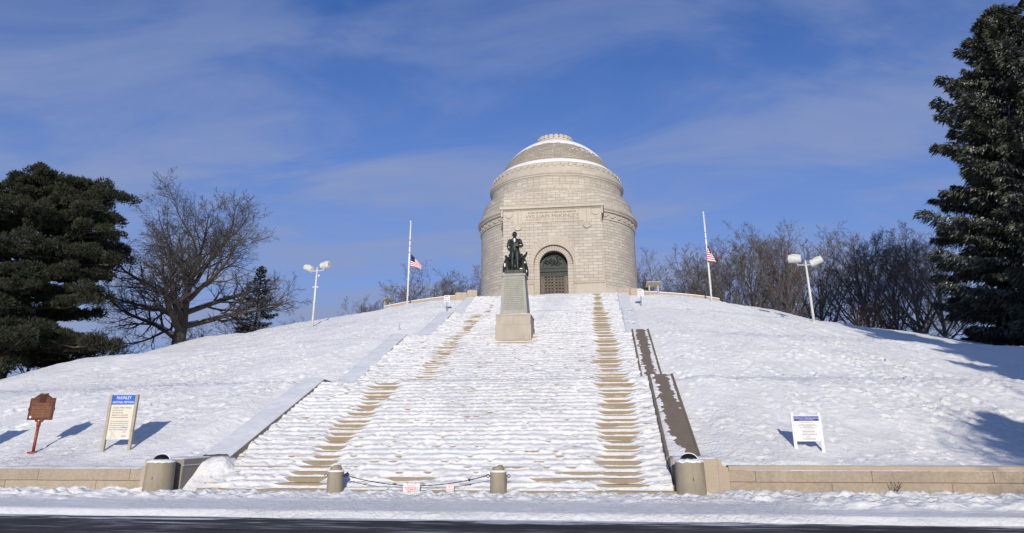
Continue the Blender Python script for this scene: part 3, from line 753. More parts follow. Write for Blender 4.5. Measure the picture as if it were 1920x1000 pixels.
# ------------------------------------------------------------------ the domed monument
def build_mausoleum():
    BX, BY, BZ = -.68, 76.0, 14.5
    root = thing('mausoleum', 'huge round granite monument with a snow-capped dome and an arched bronze doorway', 'monument', (BX, BY, BZ))
    c = (BX, BY)
    def part(name, mb, mat, smooth=False, parent=None):
        o = mb.build(name, mat, None, smooth)
        reparent(o, root) if parent is None else None
        if parent is not None:
            o.data.transform(Matrix.Translation((-BX, -BY, -BZ))); o.parent = parent
        return o
    NS = 160
    mb = MB(); mb.add(*revolve([(11.75, 14.3), (11.75, 18.55), (11.62, 18.75), (11.62, 18.95), (11.45, 19.15), (11.34, 19.3)], NS, c, uref=11.24)); part('plinth', mb, M['trim'])
    mb = MB(); mb.add(*revolve([(11.24, 19.3), (11.24, 28.62)], NS, c, uref=11.24)); drum = part('drum', mb, M['ashlar'])
    mb = MB(); mb.add(*revolve([(11.24, 28.62), (11.36, 28.62), (11.36, 28.78), (11.28, 28.8), (11.28, 29.55), (11.42, 29.6)], NS, c)); fr = part('frieze', mb, M['trim'])
    # swags round the frieze
    mb = MB(); ng = 52
    for k in range(ng):
        a0 = 2*math.pi*k/ng; a1 = 2*math.pi*(k+1)/ng
        if not (math.pi*.95 < (a0 % (2*math.pi)) < math.pi*2.05): continue
        path = []; rr = []
        for t in np.linspace(.08, .92, 8):
            a = a0+(a1-a0)*t; z = 29.42-.42*math.sin(math.pi*t); path.append((c[0]+11.31*math.cos(a), c[1]+11.31*math.sin(a), z)); rr.append(.035+.10*math.sin(math.pi*t))
        mb.add(*tube(path, rr, 6))
        a = a0; mb.add(*sphere((c[0]+11.31*math.cos(a), c[1]+11.31*math.sin(a), 29.36), .13, .13, .17, 6, 5))
    o = part('swags', mb, M['trim'], True)
    mb = MB(); mb.add(*revolve([(11.42, 29.6), (11.55, 29.68), (11.55, 29.82), (11.70, 29.98), (11.74, 30.0), (11.76, 30.34), (11.70, 30.42), (11.50, 30.46)], NS, c)); part('lower_cornice', mb, M['trim'])
    mb = MB(); mb.add(*revolve([(11.50, 30.46), (11.50, 30.86), (11.1, 30.95), (11.08, 31.8), (10.9, 31.83), (10.9, 32.5), (10.45, 32.54), (10.45, 33.1), (9.9, 33.14), (9.9, 33.5), (9.72, 33.52)], NS, c, uref=11)); part('stepped_attic', mb, M['ashlar'])
    mb = MB(); mb.add(*revolve([(9.72, 33.3), (9.72, 34.75)], NS, c, uref=9.7)); part('upper_drum', mb, M['ashlar_stack'])
    mb = MB(); mb.add(*revolve([(9.72, 34.75), (9.78, 34.77), (9.80, 34.9), (9.9, 34.95), (9.9, 35.1), (10.02, 35.25), (10.05, 35.55), (10.0, 35.7), (9.62, 35.78)], NS, c)); part('upper_cornice', mb, M['trim'])
    # blocking course with slightly raised blocks
    mb = MB(); mb.add(*revolve([(9.62, 35.78), (9.62, 36.55), (9.2, 36.58)], NS, c))
    for k in range(56):
        a0 = 2*math.pi*k/56+.03; a1 = a0+2*math.pi/56-.06
        V = []
        for a in (a0, a1):
            for r, z in ((9.3, 36.4), (9.70, 36.4), (9.70, 36.82), (9.3, 36.82)): V.append((c[0]+r*math.cos(a), c[1]+r*math.sin(a), z))
        mb.add(V, [(0, 1, 5, 4), (1, 2, 6, 5), (2, 3, 7, 6), (3, 0, 4, 7), (0, 3, 2, 1), (4, 5, 6, 7)])
    part('parapet', mb, M['trim'])
    mb = MB(); mb.add(*revolve([(9.2, 36.58), (9.0, 36.7), (9.0, 37.3), (8.6, 37.35)], NS, c, uref=9)); part('dome_base', mb, M['ashlar'])
    Z0 = 34.6; RD = 8.98
    prof = [(RD*math.sin(t), Z0+RD*math.cos(t)*1.0) for t in np.linspace(R_(73), R_(13), 40)]
    mb = MB(); mb.add(*revolve(prof, NS, c, uref=8.4)); part('dome', mb, M['dome_stone'], True)
    # crown: a ring of upright blocks
    zc = Z0+RD*math.cos(R_(16))+.22
    mb = MB(); mb.add(*revolve([(2.45, zc-.5), (2.62, zc-.1), (2.70, zc+.02), (2.70, zc+.2), (2.52, zc+.24), (2.52, zc+.62), (2.3, zc+.64), (0, zc+.66)], 64, c))
    for k in range(22):
        a = 2*math.pi*k/22; da = .095
        V = []
        for q in (a-da, a+da):
            for r, z in ((2.4, zc+.2), (2.68, zc+.2), (2.74, zc+.74), (2.4, zc+.78)): V.append((c[0]+r*math.cos(q), c[1]+r*math.sin(q), z))
        mb.add(V, [(0, 1, 5, 4), (1, 2, 6, 5), (2, 3, 7, 6), (3, 0, 4, 7), (0, 3, 2, 1), (4, 5, 6, 7)])
        mb.add(*sphere((c[0]+2.7*math.cos(a+.143), c[1]+2.7*math.sin(a+.143), zc+.42), .09, .09, .1, 5, 4))
    part('crown', mb, M['trim'])
    # snow: cap below the crown and ring at the foot of the dome
    A = np.linspace(0, 2*math.pi, 361); T = np.linspace(R_(14), 1, 50)
    f = np.linspace(0, 1, 60)[:, None]
    d = (A+math.pi/2+math.pi) % (2*math.pi)-math.pi       # 0 = towards the camera, + = right
    lim = np.interp(d, [-3.2, -2.2, -1.35, -.9, -.55, -.2, .1, .45, .8, 1.15, 1.5, 2.2, 3.2], [66, 64, 58, 49, 44, 40.5, 40.5, 43.5, 48, 55, 63, 70, 66])
    lim = lim+1.3*fbm(A*6, A*0, 501, 4)*1.3-1.4*np.abs(fbm(A*19, A*0, 502, 2)); lim[-1] = lim[0]
    T = R_(13)+(np.radians(lim)[None, :]-R_(13))*f
    rr = RD+.075*(1-f**6)+.02*fbm(A[None, :]*6, f*4, 503, 2)*(1-f)-.01
    X = c[0]+rr*np.sin(T)*np.cos(A)[None, :]; Y = c[1]+rr*np.sin(T)*np.sin(A)[None, :]; Z = Z0+rr*np.cos(T)
    o = grid_mesh('snow_cap', X, Y, Z, M['snow']); reparent(o, root)
    mb = MB(); mb.add(*revolve([(9.03, 37.28), (9.02, 37.40), (8.86, 37.52), (8.62, 37.72), (8.38, 37.98)], NS, c)); part('snow_ring', mb, M['snow'], True)
    mb = MB()
    rnd = random.Random(8)
    for k in range(26):
        a = -math.pi/2+rnd.gauss(.75, .22); t = R_(rnd.gauss(52, 2.5)); r = RD+.0
        p = (c[0]+r*math.sin(t)*math.cos(a), c[1]+r*math.sin(t)*math.sin(a), Z0+r*math.cos(t)); s = rnd.uniform(.04, .11)
        mb.add(*sphere(p, s*1.6, s, s*.7, 6, 4))
    for k in range(10):
        a = -math.pi/2+rnd.uniform(-1.1, 1.1); t = R_(rnd.uniform(35, 66)); r = RD
        p = (c[0]+r*math.sin(t)*math.cos(a), c[1]+r*math.sin(t)*math.sin(a), Z0+r*math.cos(t)); s = rnd.uniform(.03, .07)
        mb.add(*sphere(p, s*1.6, s, s*.7, 6, 4))
    part('snow_specks', mb, M['snow'])

    # ---------------- entrance front
    PX = -.50; PY = 63.0; HW = 6.42; AX = PX+.08
    zs_, ri, ro = 21.76, 1.80, 2.50
    yb = 68.6
    na = 24
    th = np.linspace(0, math.pi, na+1)
    def arch(r, y): return [(AX+r*math.cos(t), y, zs_+r*math.sin(t)) for t in th]
    mb = MB(); x0, x1 = PX-HW, PX+HW; zt = 29.2
    R = 2.52
    top = [(AX+R*math.cos(t), PY, zs_+R*math.sin(t)) for t in th]
    V = [p for p in top]+[(p[0], PY, zt) for p in top]
    n1 = na+1
    mb.add(V, [(j, j+n1, j+1+n1, j+1) for j in range(na)])
    mb.add([(x0, PY, 14.3), (AX-R, PY, 14.3), (AX-R, PY, zs_), (AX-R, PY, zt), (x0, PY, zt)], [(0, 1, 2, 3, 4)])
    mb.add([(AX+R, PY, 14.3), (x1, PY, 14.3), (x1, PY, zt), (AX+R, PY, zt), (AX+R, PY, zs_)], [(0, 1, 2, 3, 4)])
    mb.add([(x0, PY, 14.3), (x0, PY, zt), (x0, yb, zt), (x0, yb, 14.3)], [(0, 1, 2, 3)])
    mb.add([(x1, PY, 14.3), (x1, yb, 14.3), (x1, yb, zt), (x1, PY, zt)], [(0, 1, 2, 3)])
    mb.add([(x0, PY, zt), (x1, PY, zt), (x1, yb, zt), (x0, yb, zt)], [(0, 1, 2, 3)])
    part('entrance_front', mb, M['ashlar'])
    # stepped-in arch ring: radial stones
    mb = MB()
    def ringband(ra, rb, ya, yb2, nst, gap, zleg, leg=.42, jit=0):
        for k in range(nst):
            t0 = math.pi*k/nst+gap; t1 = math.pi*(k+1)/nst-gap
            V = []
            rbb = rb(k) if callable(rb) else rb
            for y in (ya, yb2):
                for (r, t) in ((ra, t0), (rbb, t0), (rbb, t1), (ra, t1)): V.append((AX+r*math.cos(t), y, zs_+r*math.sin(t)))
            mb.add(V, [(0, 1, 2, 3), (7, 6, 5, 4), (0, 4, 5, 1), (1, 5, 6, 2), (2, 6, 7, 3), (3, 7, 4, 0)])
        if zleg is not None:
            z = zleg
            while z < zs_-.05:
                z2 = min(z+leg, zs_)
                for s in (-1, 1): 
                    xa, xb = sorted((AX+s*ra, AX+s*rb)); mb.add(*box(xa, xb, ya, yb2, z+.01, z2-.01))
                z = z2
    ringband(ri, 2.50, PY+.16, PY+1.2, 21, .012, 14.4)
    part('arch_ring', mb, M['trim'])
    mb = MB(); ringband(1.82, 2.49, PY+.20, PY+1.19, 21, 0, 14.4); part('arch_backing', mb, M['lett_stone'])
    mb = MB()
    wid = [.62, .8, .72, .95, .82, 1.15, 1.0, 1.35, 1.2, 1.45, 1.30, 1.45, 1.2, 1.35, 1.0, 1.15, .82, .95, .72, .8, .62]
    ringband(2.53, lambda k: 2.53+wid[k], PY-.03, PY+.05, 21, .009, None)
    part('sunburst_stones', mb, M['trim'])
    mb = MB()
    for r0_, yq in ((2.50, PY-.06),):
        path = [(AX+2.50, yq, 14.4)]+[(AX+2.50*math.cos(t), yq, zs_+2.50*math.sin(t)) for t in th]+[(AX-2.50, yq, 14.4)]
        mb.add(*tube(path[1:-1], .055, 6))
    part('arch_moulding', mb, M['lett_stone'])
    # base of the front, moulded
    for xa, xb in ((x0-.12, AX-R-.02), (AX+R+.02, x1+.12)):
        mb = MB(); P = [(PY-.22, 14.3), (PY-.22, 18.95), (PY-.15, 19.0), (PY-.15, 19.1), (PY-.28, 19.16), (PY-.28, 19.3), (PY-.05, 19.42), (PY+.1, 19.42), (PY+.1, 14.3)]
        V = [(xa, y, z) for y, z in P]+[(xb, y, z) for y, z in P]; n = len(P)
        mb.add(V, [tuple(range(n)), tuple(range(n, 2*n))[::-1]]+[((i+1) % n, i, i+n, (i+1) % n+n) for i in range(n)])
        # sunk panels
        m = 4
        for k in range(m):
            w = (xb-xa-.2)/m; a = xa+.1+k*w+.05
            mb.add(*box(a, a+w-.1, PY-.25, PY-.2, 17.2, 18.75))
        part('front_base', mb, M['trim'])
    # entablature
    mb = MB()
    mb.add(*box(x0-.04, x1+.04, PY-.05, yb, 28.95, 29.06)); 
    for k in range(106):
        xa = x0-.10+k*(2*HW+.2)/106; mb.add(*box(xa, xa+.068, PY-.17, PY-.02, 29.0, 29.13))
    part('dentils', mb, M['trim'])
    mb = MB()
    P = [(PY-.2, 29.13), (PY-.36, 29.2), (PY-.36, 29.52), (PY-.42, 29.56), (PY-.42, 29.62), (PY-.1, 29.7), (yb, 29.7), (yb, 29.13)]
    xa, xb = x0-.36, x1+.36
    V = [(xa, y, z) for y, z in P]+[(xb, y, z) for y, z in P]; n = len(P)
    mb.add(V, [tuple(range(n)), tuple(range(n, 2*n))[::-1]]+[((i+1) % n, i, i+n, (i+1) % n+n) for i in range(n)])
    mb.add(*box(x0-.2, x0-.01, PY-.28, PY+.35, 28.2, 29.125)); mb.add(*box(x1+.01, x1+.2, PY-.28, PY+.35, 28.2, 29.125))
    part('front_cornice', mb, M['trim'])
    mb = MB(); mb.add(*box(x0+.05, x1-.05, PY+.35, yb, 29.6, 31.2)); mb.add(*box(x0+.10, x1-.10, PY+.8, yb, 31.2, 31.75)); part('front_attic', mb, M['ashlar'])
    # inscription panel, brackets and end garlands
    mb = MB(); mb.add(*box(-4.42, 3.52, PY-.05, PY+.1, 27.38, 28.95)); mb.add(*box(-4.42, 3.52, PY-.085, PY-.04, 27.32, 27.40)); pan = part('inscription_panel', mb, M['trim'])
    def txt(b, size, z, w):
        o = text_part('lettering', b, size, M['lett_stone'], None, (-.45, PY-.053, z), w, depth=.004)
        o.data.transform(Matrix.Translation((-BX, -BY, -BZ))); o.parent = pan
    txt('WILLIAM McKINLEY', .66, 28.10, 7.0); txt('PRESIDENT OF THE UNITED STATES', .32, 27.66, 7.0)
    o = word_rows('lettering', [(-3.6, 2.7, 28.64)], M['lett_stone'], None, PY-.052, .14, 3, .004); o.data.transform(Matrix.Translation((-BX, -BY, -BZ))); o.parent = pan
    for xc in (-4.93, 4.03):
        mb = MB(); mb.add(*box(xc-.50, xc+.50, PY-.12, PY+.05, 27.05, 28.95))
        for dx in (-.33, 0, .33): mb.add(*box(xc+dx-.10, xc+dx+.10, PY-.17, PY-.11, 27.1, 28.9))
        mb.add(*tube([(xc, PY-.17, 28.85), (xc, PY-.17, 26.9)], [.07, .07], 6))
        P = [(xc-.50, 27.05), (xc+.50, 27.05), (xc+.52, 26.8), (xc+.40, 26.52), (xc+.2, 26.36), (xc, 26.30), (xc-.2, 26.36), (xc-.40, 26.52), (xc-.52, 26.8)]
        mb.add(*prism(P[::-1], PY-.20, PY+.05))
        for s in (-1, 1): mb.add(*sphere((xc+s*.28, PY-.2, 26.85), .13, .09, .13, 8, 5))
        part('bracket', mb, M['trim'])
    for xc in (-6.15, 5.18):
        mb = MB(); mb.add(*box(xc-.62, xc+.62, PY-.03, PY+.05, 27.86, 28.92))
        mb.add(*tube([(xc+.46*math.cos(t), PY-.06, 28.48+.36*math.sin(t)) for t in np.linspace(math.pi*1.0, math.pi*2.0, 9)], [.05, .08, .1, .12, .13, .12, .1, .08, .05], 6))
        for s in (-1, 1): mb.add(*sphere((xc+s*.46, PY-.05, 28.56), .11, .08, .13, 7, 5)); mb.add(*tube([(xc+s*.46, PY-.05, 28.5), (xc+s*.50, PY-.05, 28.1)], [.07, .03], 5))
        part('garland_panel', mb, M['trim'])
    # vent slits low on the drum
    mb = MB()
    # ---------------- bronze doorway
    dy = PY+.95
    mb = MB(); mb.add([(AX+1.83*math.cos(t), dy+.35, zs_+1.83*math.sin(t)) for t in th]+[(AX-1.83, dy+.35, 14.4), (AX+1.83, dy+.35, 14.4)], [tuple(range(na+3))])
    door = part('doorway', mb, M['bronze'])
    mb = MB()
    pts = [(AX+1.55*math.cos(t), dy+.12, zs_-.05+1.45*math.sin(t)) for t in th]
    mb.add(pts, [tuple(range(len(pts)))])
    rnd = random.Random(4)
    for k in range(46):
        t = rnd.uniform(.1, math.pi-.1); r = rnd.uniform(.2, 1.35); s = rnd.uniform(.07, .17)
        mb.add(*sphere((AX+r*math.cos(t), dy+.10, zs_+.05+r*math.sin(t)*.9), s, .09, s*rnd.uniform(.8, 1.6), 6, 4))
    mb.add(*tube([(AX+1.42*math.cos(t), dy+.06, zs_+1.36*math.sin(t)) for t in th], .06, 6))
    part('tympanum', mb, M['greenbronze'], False, door)
    mb = MB()
    for z0, z1, o_ in ((21.38, 21.66, .12), (21.08, 21.38, .04), (20.92, 21.08, .16), (20.30, 20.92, 0)): mb.add(*box(AX-1.79, AX+1.79, dy-o_, dy+.34, z0, z1))
    part('transom', mb, M['greenbronze'], False, door)
    for s in (-1, 1):
        mb = MB(); xc = AX+s*1.54
        mb.add(*box(xc-.2, xc+.2, dy-.02, dy+.34, 14.4, 20.12)); mb.add(*box(xc-.08, xc+.08, dy-.07, dy-.01, 14.6, 19.9)); mb.add(*box(xc-.24, xc+.24, dy-.10, dy+.34, 20.12, 20.30))
        part('pilaster', mb, M['doorbronze'], False, door)
        mb = MB(); xa, xb = (AX+.02, AX+1.32) if s > 0 else (AX-1.32, AX-.02)
        mb.add(*box(xa, xb, dy+.2, dy+.3, 14.4, 20.28)); part('leaf_back', mb, M['cell'], False, door)
        mb = MB()
        for k in range(4):
            x = xa+.05+k*(xb-xa-.1)/3; mb.add(*box(x-.065, x+.065, dy+.03, dy+.19, 14.4, 20.28))
        z = 14.5
        while z < 20.3:
            for k in range(3):
                q0 = xa+.05+k*(xb-xa-.1)/3+.067; q1 = xa+.05+(k+1)*(xb-xa-.1)/3-.067
                mb.add(*box(q0, q1, dy+.032, dy+.19, z-.065, z+.065))
            for k in range(4):
                x = xa+.05+k*(xb-xa-.1)/3; mb.add(*sphere((x, dy+.02, z), .055, .03, .055, 6, 4))
            z += .40
        part('door_leaf', mb, M['doorbronze'], False, door)
build_mausoleum()

# ------------------------------------------------------------------ statue on the stair
def build_statue():
    CX, CY = -.06, 22.15
    root = thing('statue_pedestal', 'tall tapering granite pedestal with rows of carved lettering standing in the stairway', 'pedestal', (CX, CY, 6.6))
    def part(n, mb, m, smooth=False):
        o = mb.build(n, m, None, smooth); return reparent(o, root)
    mb = MB(); mb.add(*cbox(CX-1.16, CX+1.16, CY-1.16, CY+1.16, 6.2, 8.28, .015)); part('base_block', mb, M['pedbase'])
    mb = MB(); mb.add(*cbox(CX-1.12, CX-.003, CY-1.12, CY+1.12, 8.285, 8.86, .012)); mb.add(*cbox(CX+.003, CX+1.12, CY-1.12, CY+1.12, 8.285, 8.86, .012)); part('base_course', mb, M['pedbase'])
    mb = MB(); mb.add(*loft([[(CX+sx*h, CY+sy*h, z) for sx, sy in ((-1, -1), (1, -1), (1, 1), (-1, 1))] for h, z in ((1.14, 8.862), (1.14, 8.94), (.98, 9.0), (.93, 9.02))])); part('base_moulding', mb, M['pedbase'])
    reparent(snow_slab(CX-1.12, CX+1.12, CY-1.12, CY-.86, 8.965, .06, 601, None, .06, 'snow_ledge'), root)
    mb = MB(); mb.add(*taper(CX, CY, .90, .90, 9.02, .72, .72, 11.55)); part('shaft', mb, M['pedestal'])
    # raised frame round the inscribed face
    mb = MB()
    def face(u, z): h = .90-.18*(z-9.02)/2.53; return (CX+u*h, CY-h-.012, z)
    def strip(u0, u1, z0, z1):
        V = [face(u0, z0), face(u1, z0), face(u1, z1), face(u0, z1)]
        B = [(x, y+.05, z) for x, y, z in V]
        mb.add(V+B, [(0, 1, 2, 3), (4, 7, 6, 5), (0, 4, 5, 1), (1, 5, 6, 2), (2, 6, 7, 3), (3, 7, 4, 0)])
    strip(-1, -.90, 9.03, 11.54); strip(.90, 1, 9.03, 11.54); strip(-.899, .899, 11.42, 11.54); strip(-.899, .899, 9.03, 9.14)
    part('frame', mb, M['pedestal'])
    mb = MB(); rnd = random.Random(6)
    z = 11.30
    while z > 9.25:
        u = -.78
        while u < .78:
            w = rnd.uniform(.05, .2); V = [face(u, z), face(min(u+w, .8), z), face(min(u+w, .8), z+.055), face(u, z+.055)]
            V = [(x, y+.006, zz) for x, y, zz in V]; mb.add(V, [(0, 1, 2, 3)]); u += w+.045
        z -= .125
    part('lettering', mb, M['lett_ped'])
    mb = MB(); mb.add(*cbox(CX-.80, CX+.80, CY-.80, CY+.80, 11.552, 11.70, .03)); part('cap', mb, M['pedestal'])
    reparent(snow_slab(CX-.78, CX+.78, CY-.78, CY+.78, 11.69, .03, 602, None, .08), root)

    # bronze figure -------------------------------------------------------------
    Z0 = 11.72
    st = thing('bronze_statue', 'dark bronze standing man in a frock coat with snow on his chest', 'statue', (CX, CY, Z0))
    mb = MB(); mb.add(*cbox(-.63, .63, -.62, .62, 0, .27, .02)); mb.build('plinth', M['bronze'], st)
    S = 1.53; B = .27
    def P(x, y, z): return (x*S, y*S-.10, z*S+B)
    # continuous body: skin modifier over a posed skeleton
    nodes = [(0, .0, .93), (0, .01, 1.12), (0, -.01, 1.32), (0, -.01, 1.46), (0, -.02, 1.55), (0, -.03, 1.64), (0, -.02, 1.72),
             (-.19, .01, 1.40), (-.29, .05, 1.13), (-.20, -.08, .93), (-.15, -.10, .88),
             (.19, .01, 1.40), (.30, .04, 1.14), (.22, -.17, 1.09), (.16, -.22, 1.09),
             (-.09, 0, .86), (-.11, -.01, .48), (-.11, .03, .09), (-.14, -.13, .04),
             (.09, 0, .86), (.12, -.09, .49), (.13, -.03, .09), (.18, -.18, .04)]
    rad = [.155, .150, .17, .075, .065, .092, .06, .085, .062, .05, .04, .085, .062, .048, .04, .10, .075, .05, .042, .10, .075, .05, .042]
    edges = [(0, 1), (1, 2), (2, 3), (3, 4), (4, 5), (5, 6), (2, 7), (7, 8), (8, 9), (9, 10), (2, 11), (11, 12), (12, 13), (13, 14), (0, 15), (15, 16), (16, 17), (17, 18), (0, 19), (19, 20), (20, 21), (21, 22)]
    me = bpy.data.meshes.new('figure'); me.from_pydata([P(*n) for n in nodes], edges, [])
    o = link('figure', me)
    sk = o.modifiers.new('s', 'SKIN'); sd = o.data.skin_vertices[0].data
    for k, r in enumerate(rad): sd[k].radius = (r*S, r*S*.85); 
    sd[0].use_root = True
    sb = o.modifiers.new('d', 'SUBSURF'); sb.levels = 2; sb.render_levels = 2
    dg = bpy.context.evaluated_depsgraph_get(); dg.update()
    m2 = bpy.data.meshes.new_from_object(o.evaluated_get(dg)); bpy.data.objects.remove(o)
    m2.materials.clear(); m2.materials.append(M['bronze']); m2.polygons.foreach_set('use_smooth', [True]*len(m2.polygons))
    link('figure', m2, st)
    # head: brow, nose, chin, ears, hair
    mb = MB(); hc = P(0, -.035, 1.655)
    mb.add(*sphere(hc, .098*S, .115*S, .135*S, 14, 10))
    mb.add(*sphere((hc[0], hc[1]-.118*S, hc[2]-.015*S), .017*S, .028*S, .032*S, 6, 5)); mb.add(*sphere((hc[0], hc[1]-.085*S, hc[2]+.03*S), .07*S, .035*S, .018*S, 8, 4))
    mb.add(*sphere((hc[0], hc[1]-.075*S, hc[2]-.095*S), .05*S, .045*S, .04*S, 8, 5))
    for s in (-1, 1): mb.add(*sphere((hc[0]+s*.098*S, hc[1]+.01*S, hc[2]-.01*S), .014*S, .03*S, .04*S, 6, 5))
    mb.build('head', M['bronze'], st, True)
    mb = MB(); mb.add(*sphere((hc[0], hc[1]+.035*S, hc[2]+.05*S), .104*S, .105*S, .105*S, 12, 8)); mb.build('hair', M['bronze'], st, True)
    # frock coat open at the front, skirts to the knee
    rows = [(1.47, .10, .085, .5), (1.43, .20, .11, .55), (1.36, .235, .135, .50), (1.22, .225, .15, .38), (1.08, .20, .145, .25), (.98, .205, .15, .30), (.85, .225, .165, .5), (.70, .245, .185, .72), (.57, .265, .205, .85), (.50, .27, .21, .9)]
    mb = MB(); rings = []
    n = 36
    for z, rx, ry, gap in rows:
        ring_ = []
        for j in range(n+1):
            a = -math.pi/2+gap*.75+(2*math.pi-1.5*gap)*j/n
            wv = 1+.035*math.sin(a*9+z*3)*max(0, 1.05-z)*2
            skew = .03*max(0, .95-z)
            dz = -.05*max(0, math.cos(a)) if z < .55 else 0
            ring_.append(P(rx*math.cos(a)*wv+skew, ry*math.sin(a)*wv, z+dz))
        rings.append(ring_)
    V, F = loft(rings, False, False)
    inner = [tuple(np.array(v)*np.array([.96, .94, 1])) for v in V]
    nn = len(V); mb.add(V, F); mb.add(inner, [f[::-1] for f in F])
    mb.build('frock_coat', M['bronze'], st, True)
    for s, pts in ((-1, [(-.17, .01, 1.43), (-.245, .02, 1.34), (-.30, .05, 1.13), (-.25, -.03, 1.02), (-.205, -.09, .94)]), (1, [(.17, .01, 1.43), (.245, .02, 1.34), (.305, .04, 1.14), (.27, -.08, 1.10), (.21, -.18, 1.09)])):
        mb = MB(); mb.add(*tube([P(*p) for p in pts], [.09*S, .088*S, .078*S, .07*S, .066*S], 12)); mb.build('sleeve', M['bronze'], st, True)
    # trousers
    for s, pts in ((-1, [(-.085, -.01, .98), (-.10, -.02, .80), (-.11, -.03, .48), (-.11, .02, .10), (-.11, .0, .055)]), (1, [(.085, -.01, .98), (.11, -.05, .80), (.125, -.11, .49), (.135, -.04, .11), (.135, -.06, .055)])):
        mb = MB(); mb.add(*tube([P(*p) for p in pts], [.115*S, .115*S, .088*S, .078*S, .082*S], 12)); mb.build('trouser_leg', M['bronze'], st, True)
    for s in (-1, 1):
        mb = MB(); x = -.12 if s < 0 else .16
        mb.add(*sphere(P(x, -.10, .035), .05*S, .125*S, .042*S, 10, 6)); mb.build('shoe', M['bronze'], st, True)
        V, F = tube([P(s*.035, -.105, 1.50), P(s*.10, -.150, 1.38), P(s*.045, -.165, 1.20)], [.03*S, .045*S, .015*S], 6); mb = MB(); mb.add(V, F); mb.build('lapel', M['bronze'], st, True)
    mb = MB()
    for k in range(4): mb.add(*tube([P(.14+.0*k, -.225, 1.075+.012*k), P(.145+.004*k, -.265, 1.085+.012*k), P(.115+.004*k, -.285, 1.07+.014*k)], [.013*S, .011*S, .008*S], 5))
    mb.add(*tube([P(.17, -.21, 1.12), P(.15, -.25, 1.15)], [.014*S, .010*S], 5)); mb.build('hand', M['bronze'], st, True)
    mb = MB(); mb.add(*box(.06*S, .19*S, -.30*S-.1, -.27*S-.1, 1.06*S+B, 1.20*S+B)); mb.build('papers', M['bronze'], st)
    # snow caught on the figure
    for nm, c, r in (('shirt front', (0.01, -.145, 1.37), (.045, .03, .105)), ('r', (-.055, -.135, 1.42), (.016, .03, .05)), ('forearm', (.255, -.08, 1.155), (.075, .085, .03)), ('cuff', (-.26, -.045, 1.045), (.045, .045, .075)), ('sh', (.13, -.05, 1.475), (.03, .05, .022)), ('sh2', (-.12, -.05, 1.475), (.03, .05, .02))):
        V, F = sphere(P(*c), r[0]*S, r[1]*S, r[2]*S, 10, 6)
        V = [tuple(np.array(v)+.02*np.array([gnoise(v[0]*9, v[2]*9, 7), gnoise(v[0]*9, v[2]*9, 8), 0]) ) for v in V]
        mb = MB(); mb.add(V, F); mb.build('snow', M['snow'], st, True)
    # chair and robe behind the figure
    mb = MB(); mb.add(*box(-.52, .50, .0, .55, B+.05, B+.72)); 
    for x in (-.50, .48): mb.add(*tube([(x, .5, B), (x, .45, B+.9), (x*1.05, .15, B+1.02), (x*1.12, -.12, B+.92)], [.06, .06, .07, .09], 8))
    mb.add(*cbox(-.50, .48, .44, .56, B+.7, B+1.35, .05)); mb.build('chair', M['bronze'], st, True)
    mb = MB(); mb.add(*sphere((.72, .0, B+1.10), .10, .12, .10, 8, 6)); mb.add(*sphere((.80, -.05, B+1.24), .075, .08, .085, 8, 6)); mb.add(*tube([(.55, .1, B+1.0), (.70, .0, B+1.06), (.78, -.03, B+1.18)], [.09, .10, .06], 8)); mb.add(*tube([(.80, -.1, B+1.23), (.80, -.2, B+1.20)], [.035, .008], 5))
    mb.build('eagle_finial', M['bronze'], st, True)
    mb = MB(); mb.add(*sphere((-.63, .05, B+1.06), .09, .1, .1, 8, 6)); mb.build('arm_knob', M['bronze'], st, True)
    rnd = random.Random(2)
    for x0, w0, nm in ((-.60, .30, 0), (.62, .30, 1)):
        mb = MB(); rings = []
        for z, k in ((B+.95, .35), (B+.75, .7), (B+.5, .95), (B+.25, 1.1), (B+.02, 1.25), (-.06 if x0 > 0 else B, 1.25)):
            rr = []
            for j in range(16):
                a = j*2*math.pi/16; q = 1+.18*math.sin(a*5+z*4)
                rr.append((x0*.92+w0*k*math.cos(a)*q*.8, .05+.30*k*math.sin(a)*q-.05, z))
            rings.append(rr)
        mb.add(*loft(rings)); mb.build('drapery', M['bronze'], st, True)
    for c, r in (((-.66, -.22, B+.42), (.07, .06, .15)), ((.70, -.24, B+.55), (.06, .06, .07)), ((.45, -.30, B+.12), (.13, .06, .05)), ((.80, -.22, B-.05), (.04, .05, .10))):
        mb = MB(); mb.add(*sphere(c, *r, 8, 6)); mb.build('snow', M['snow'], st, True)
build_statue()

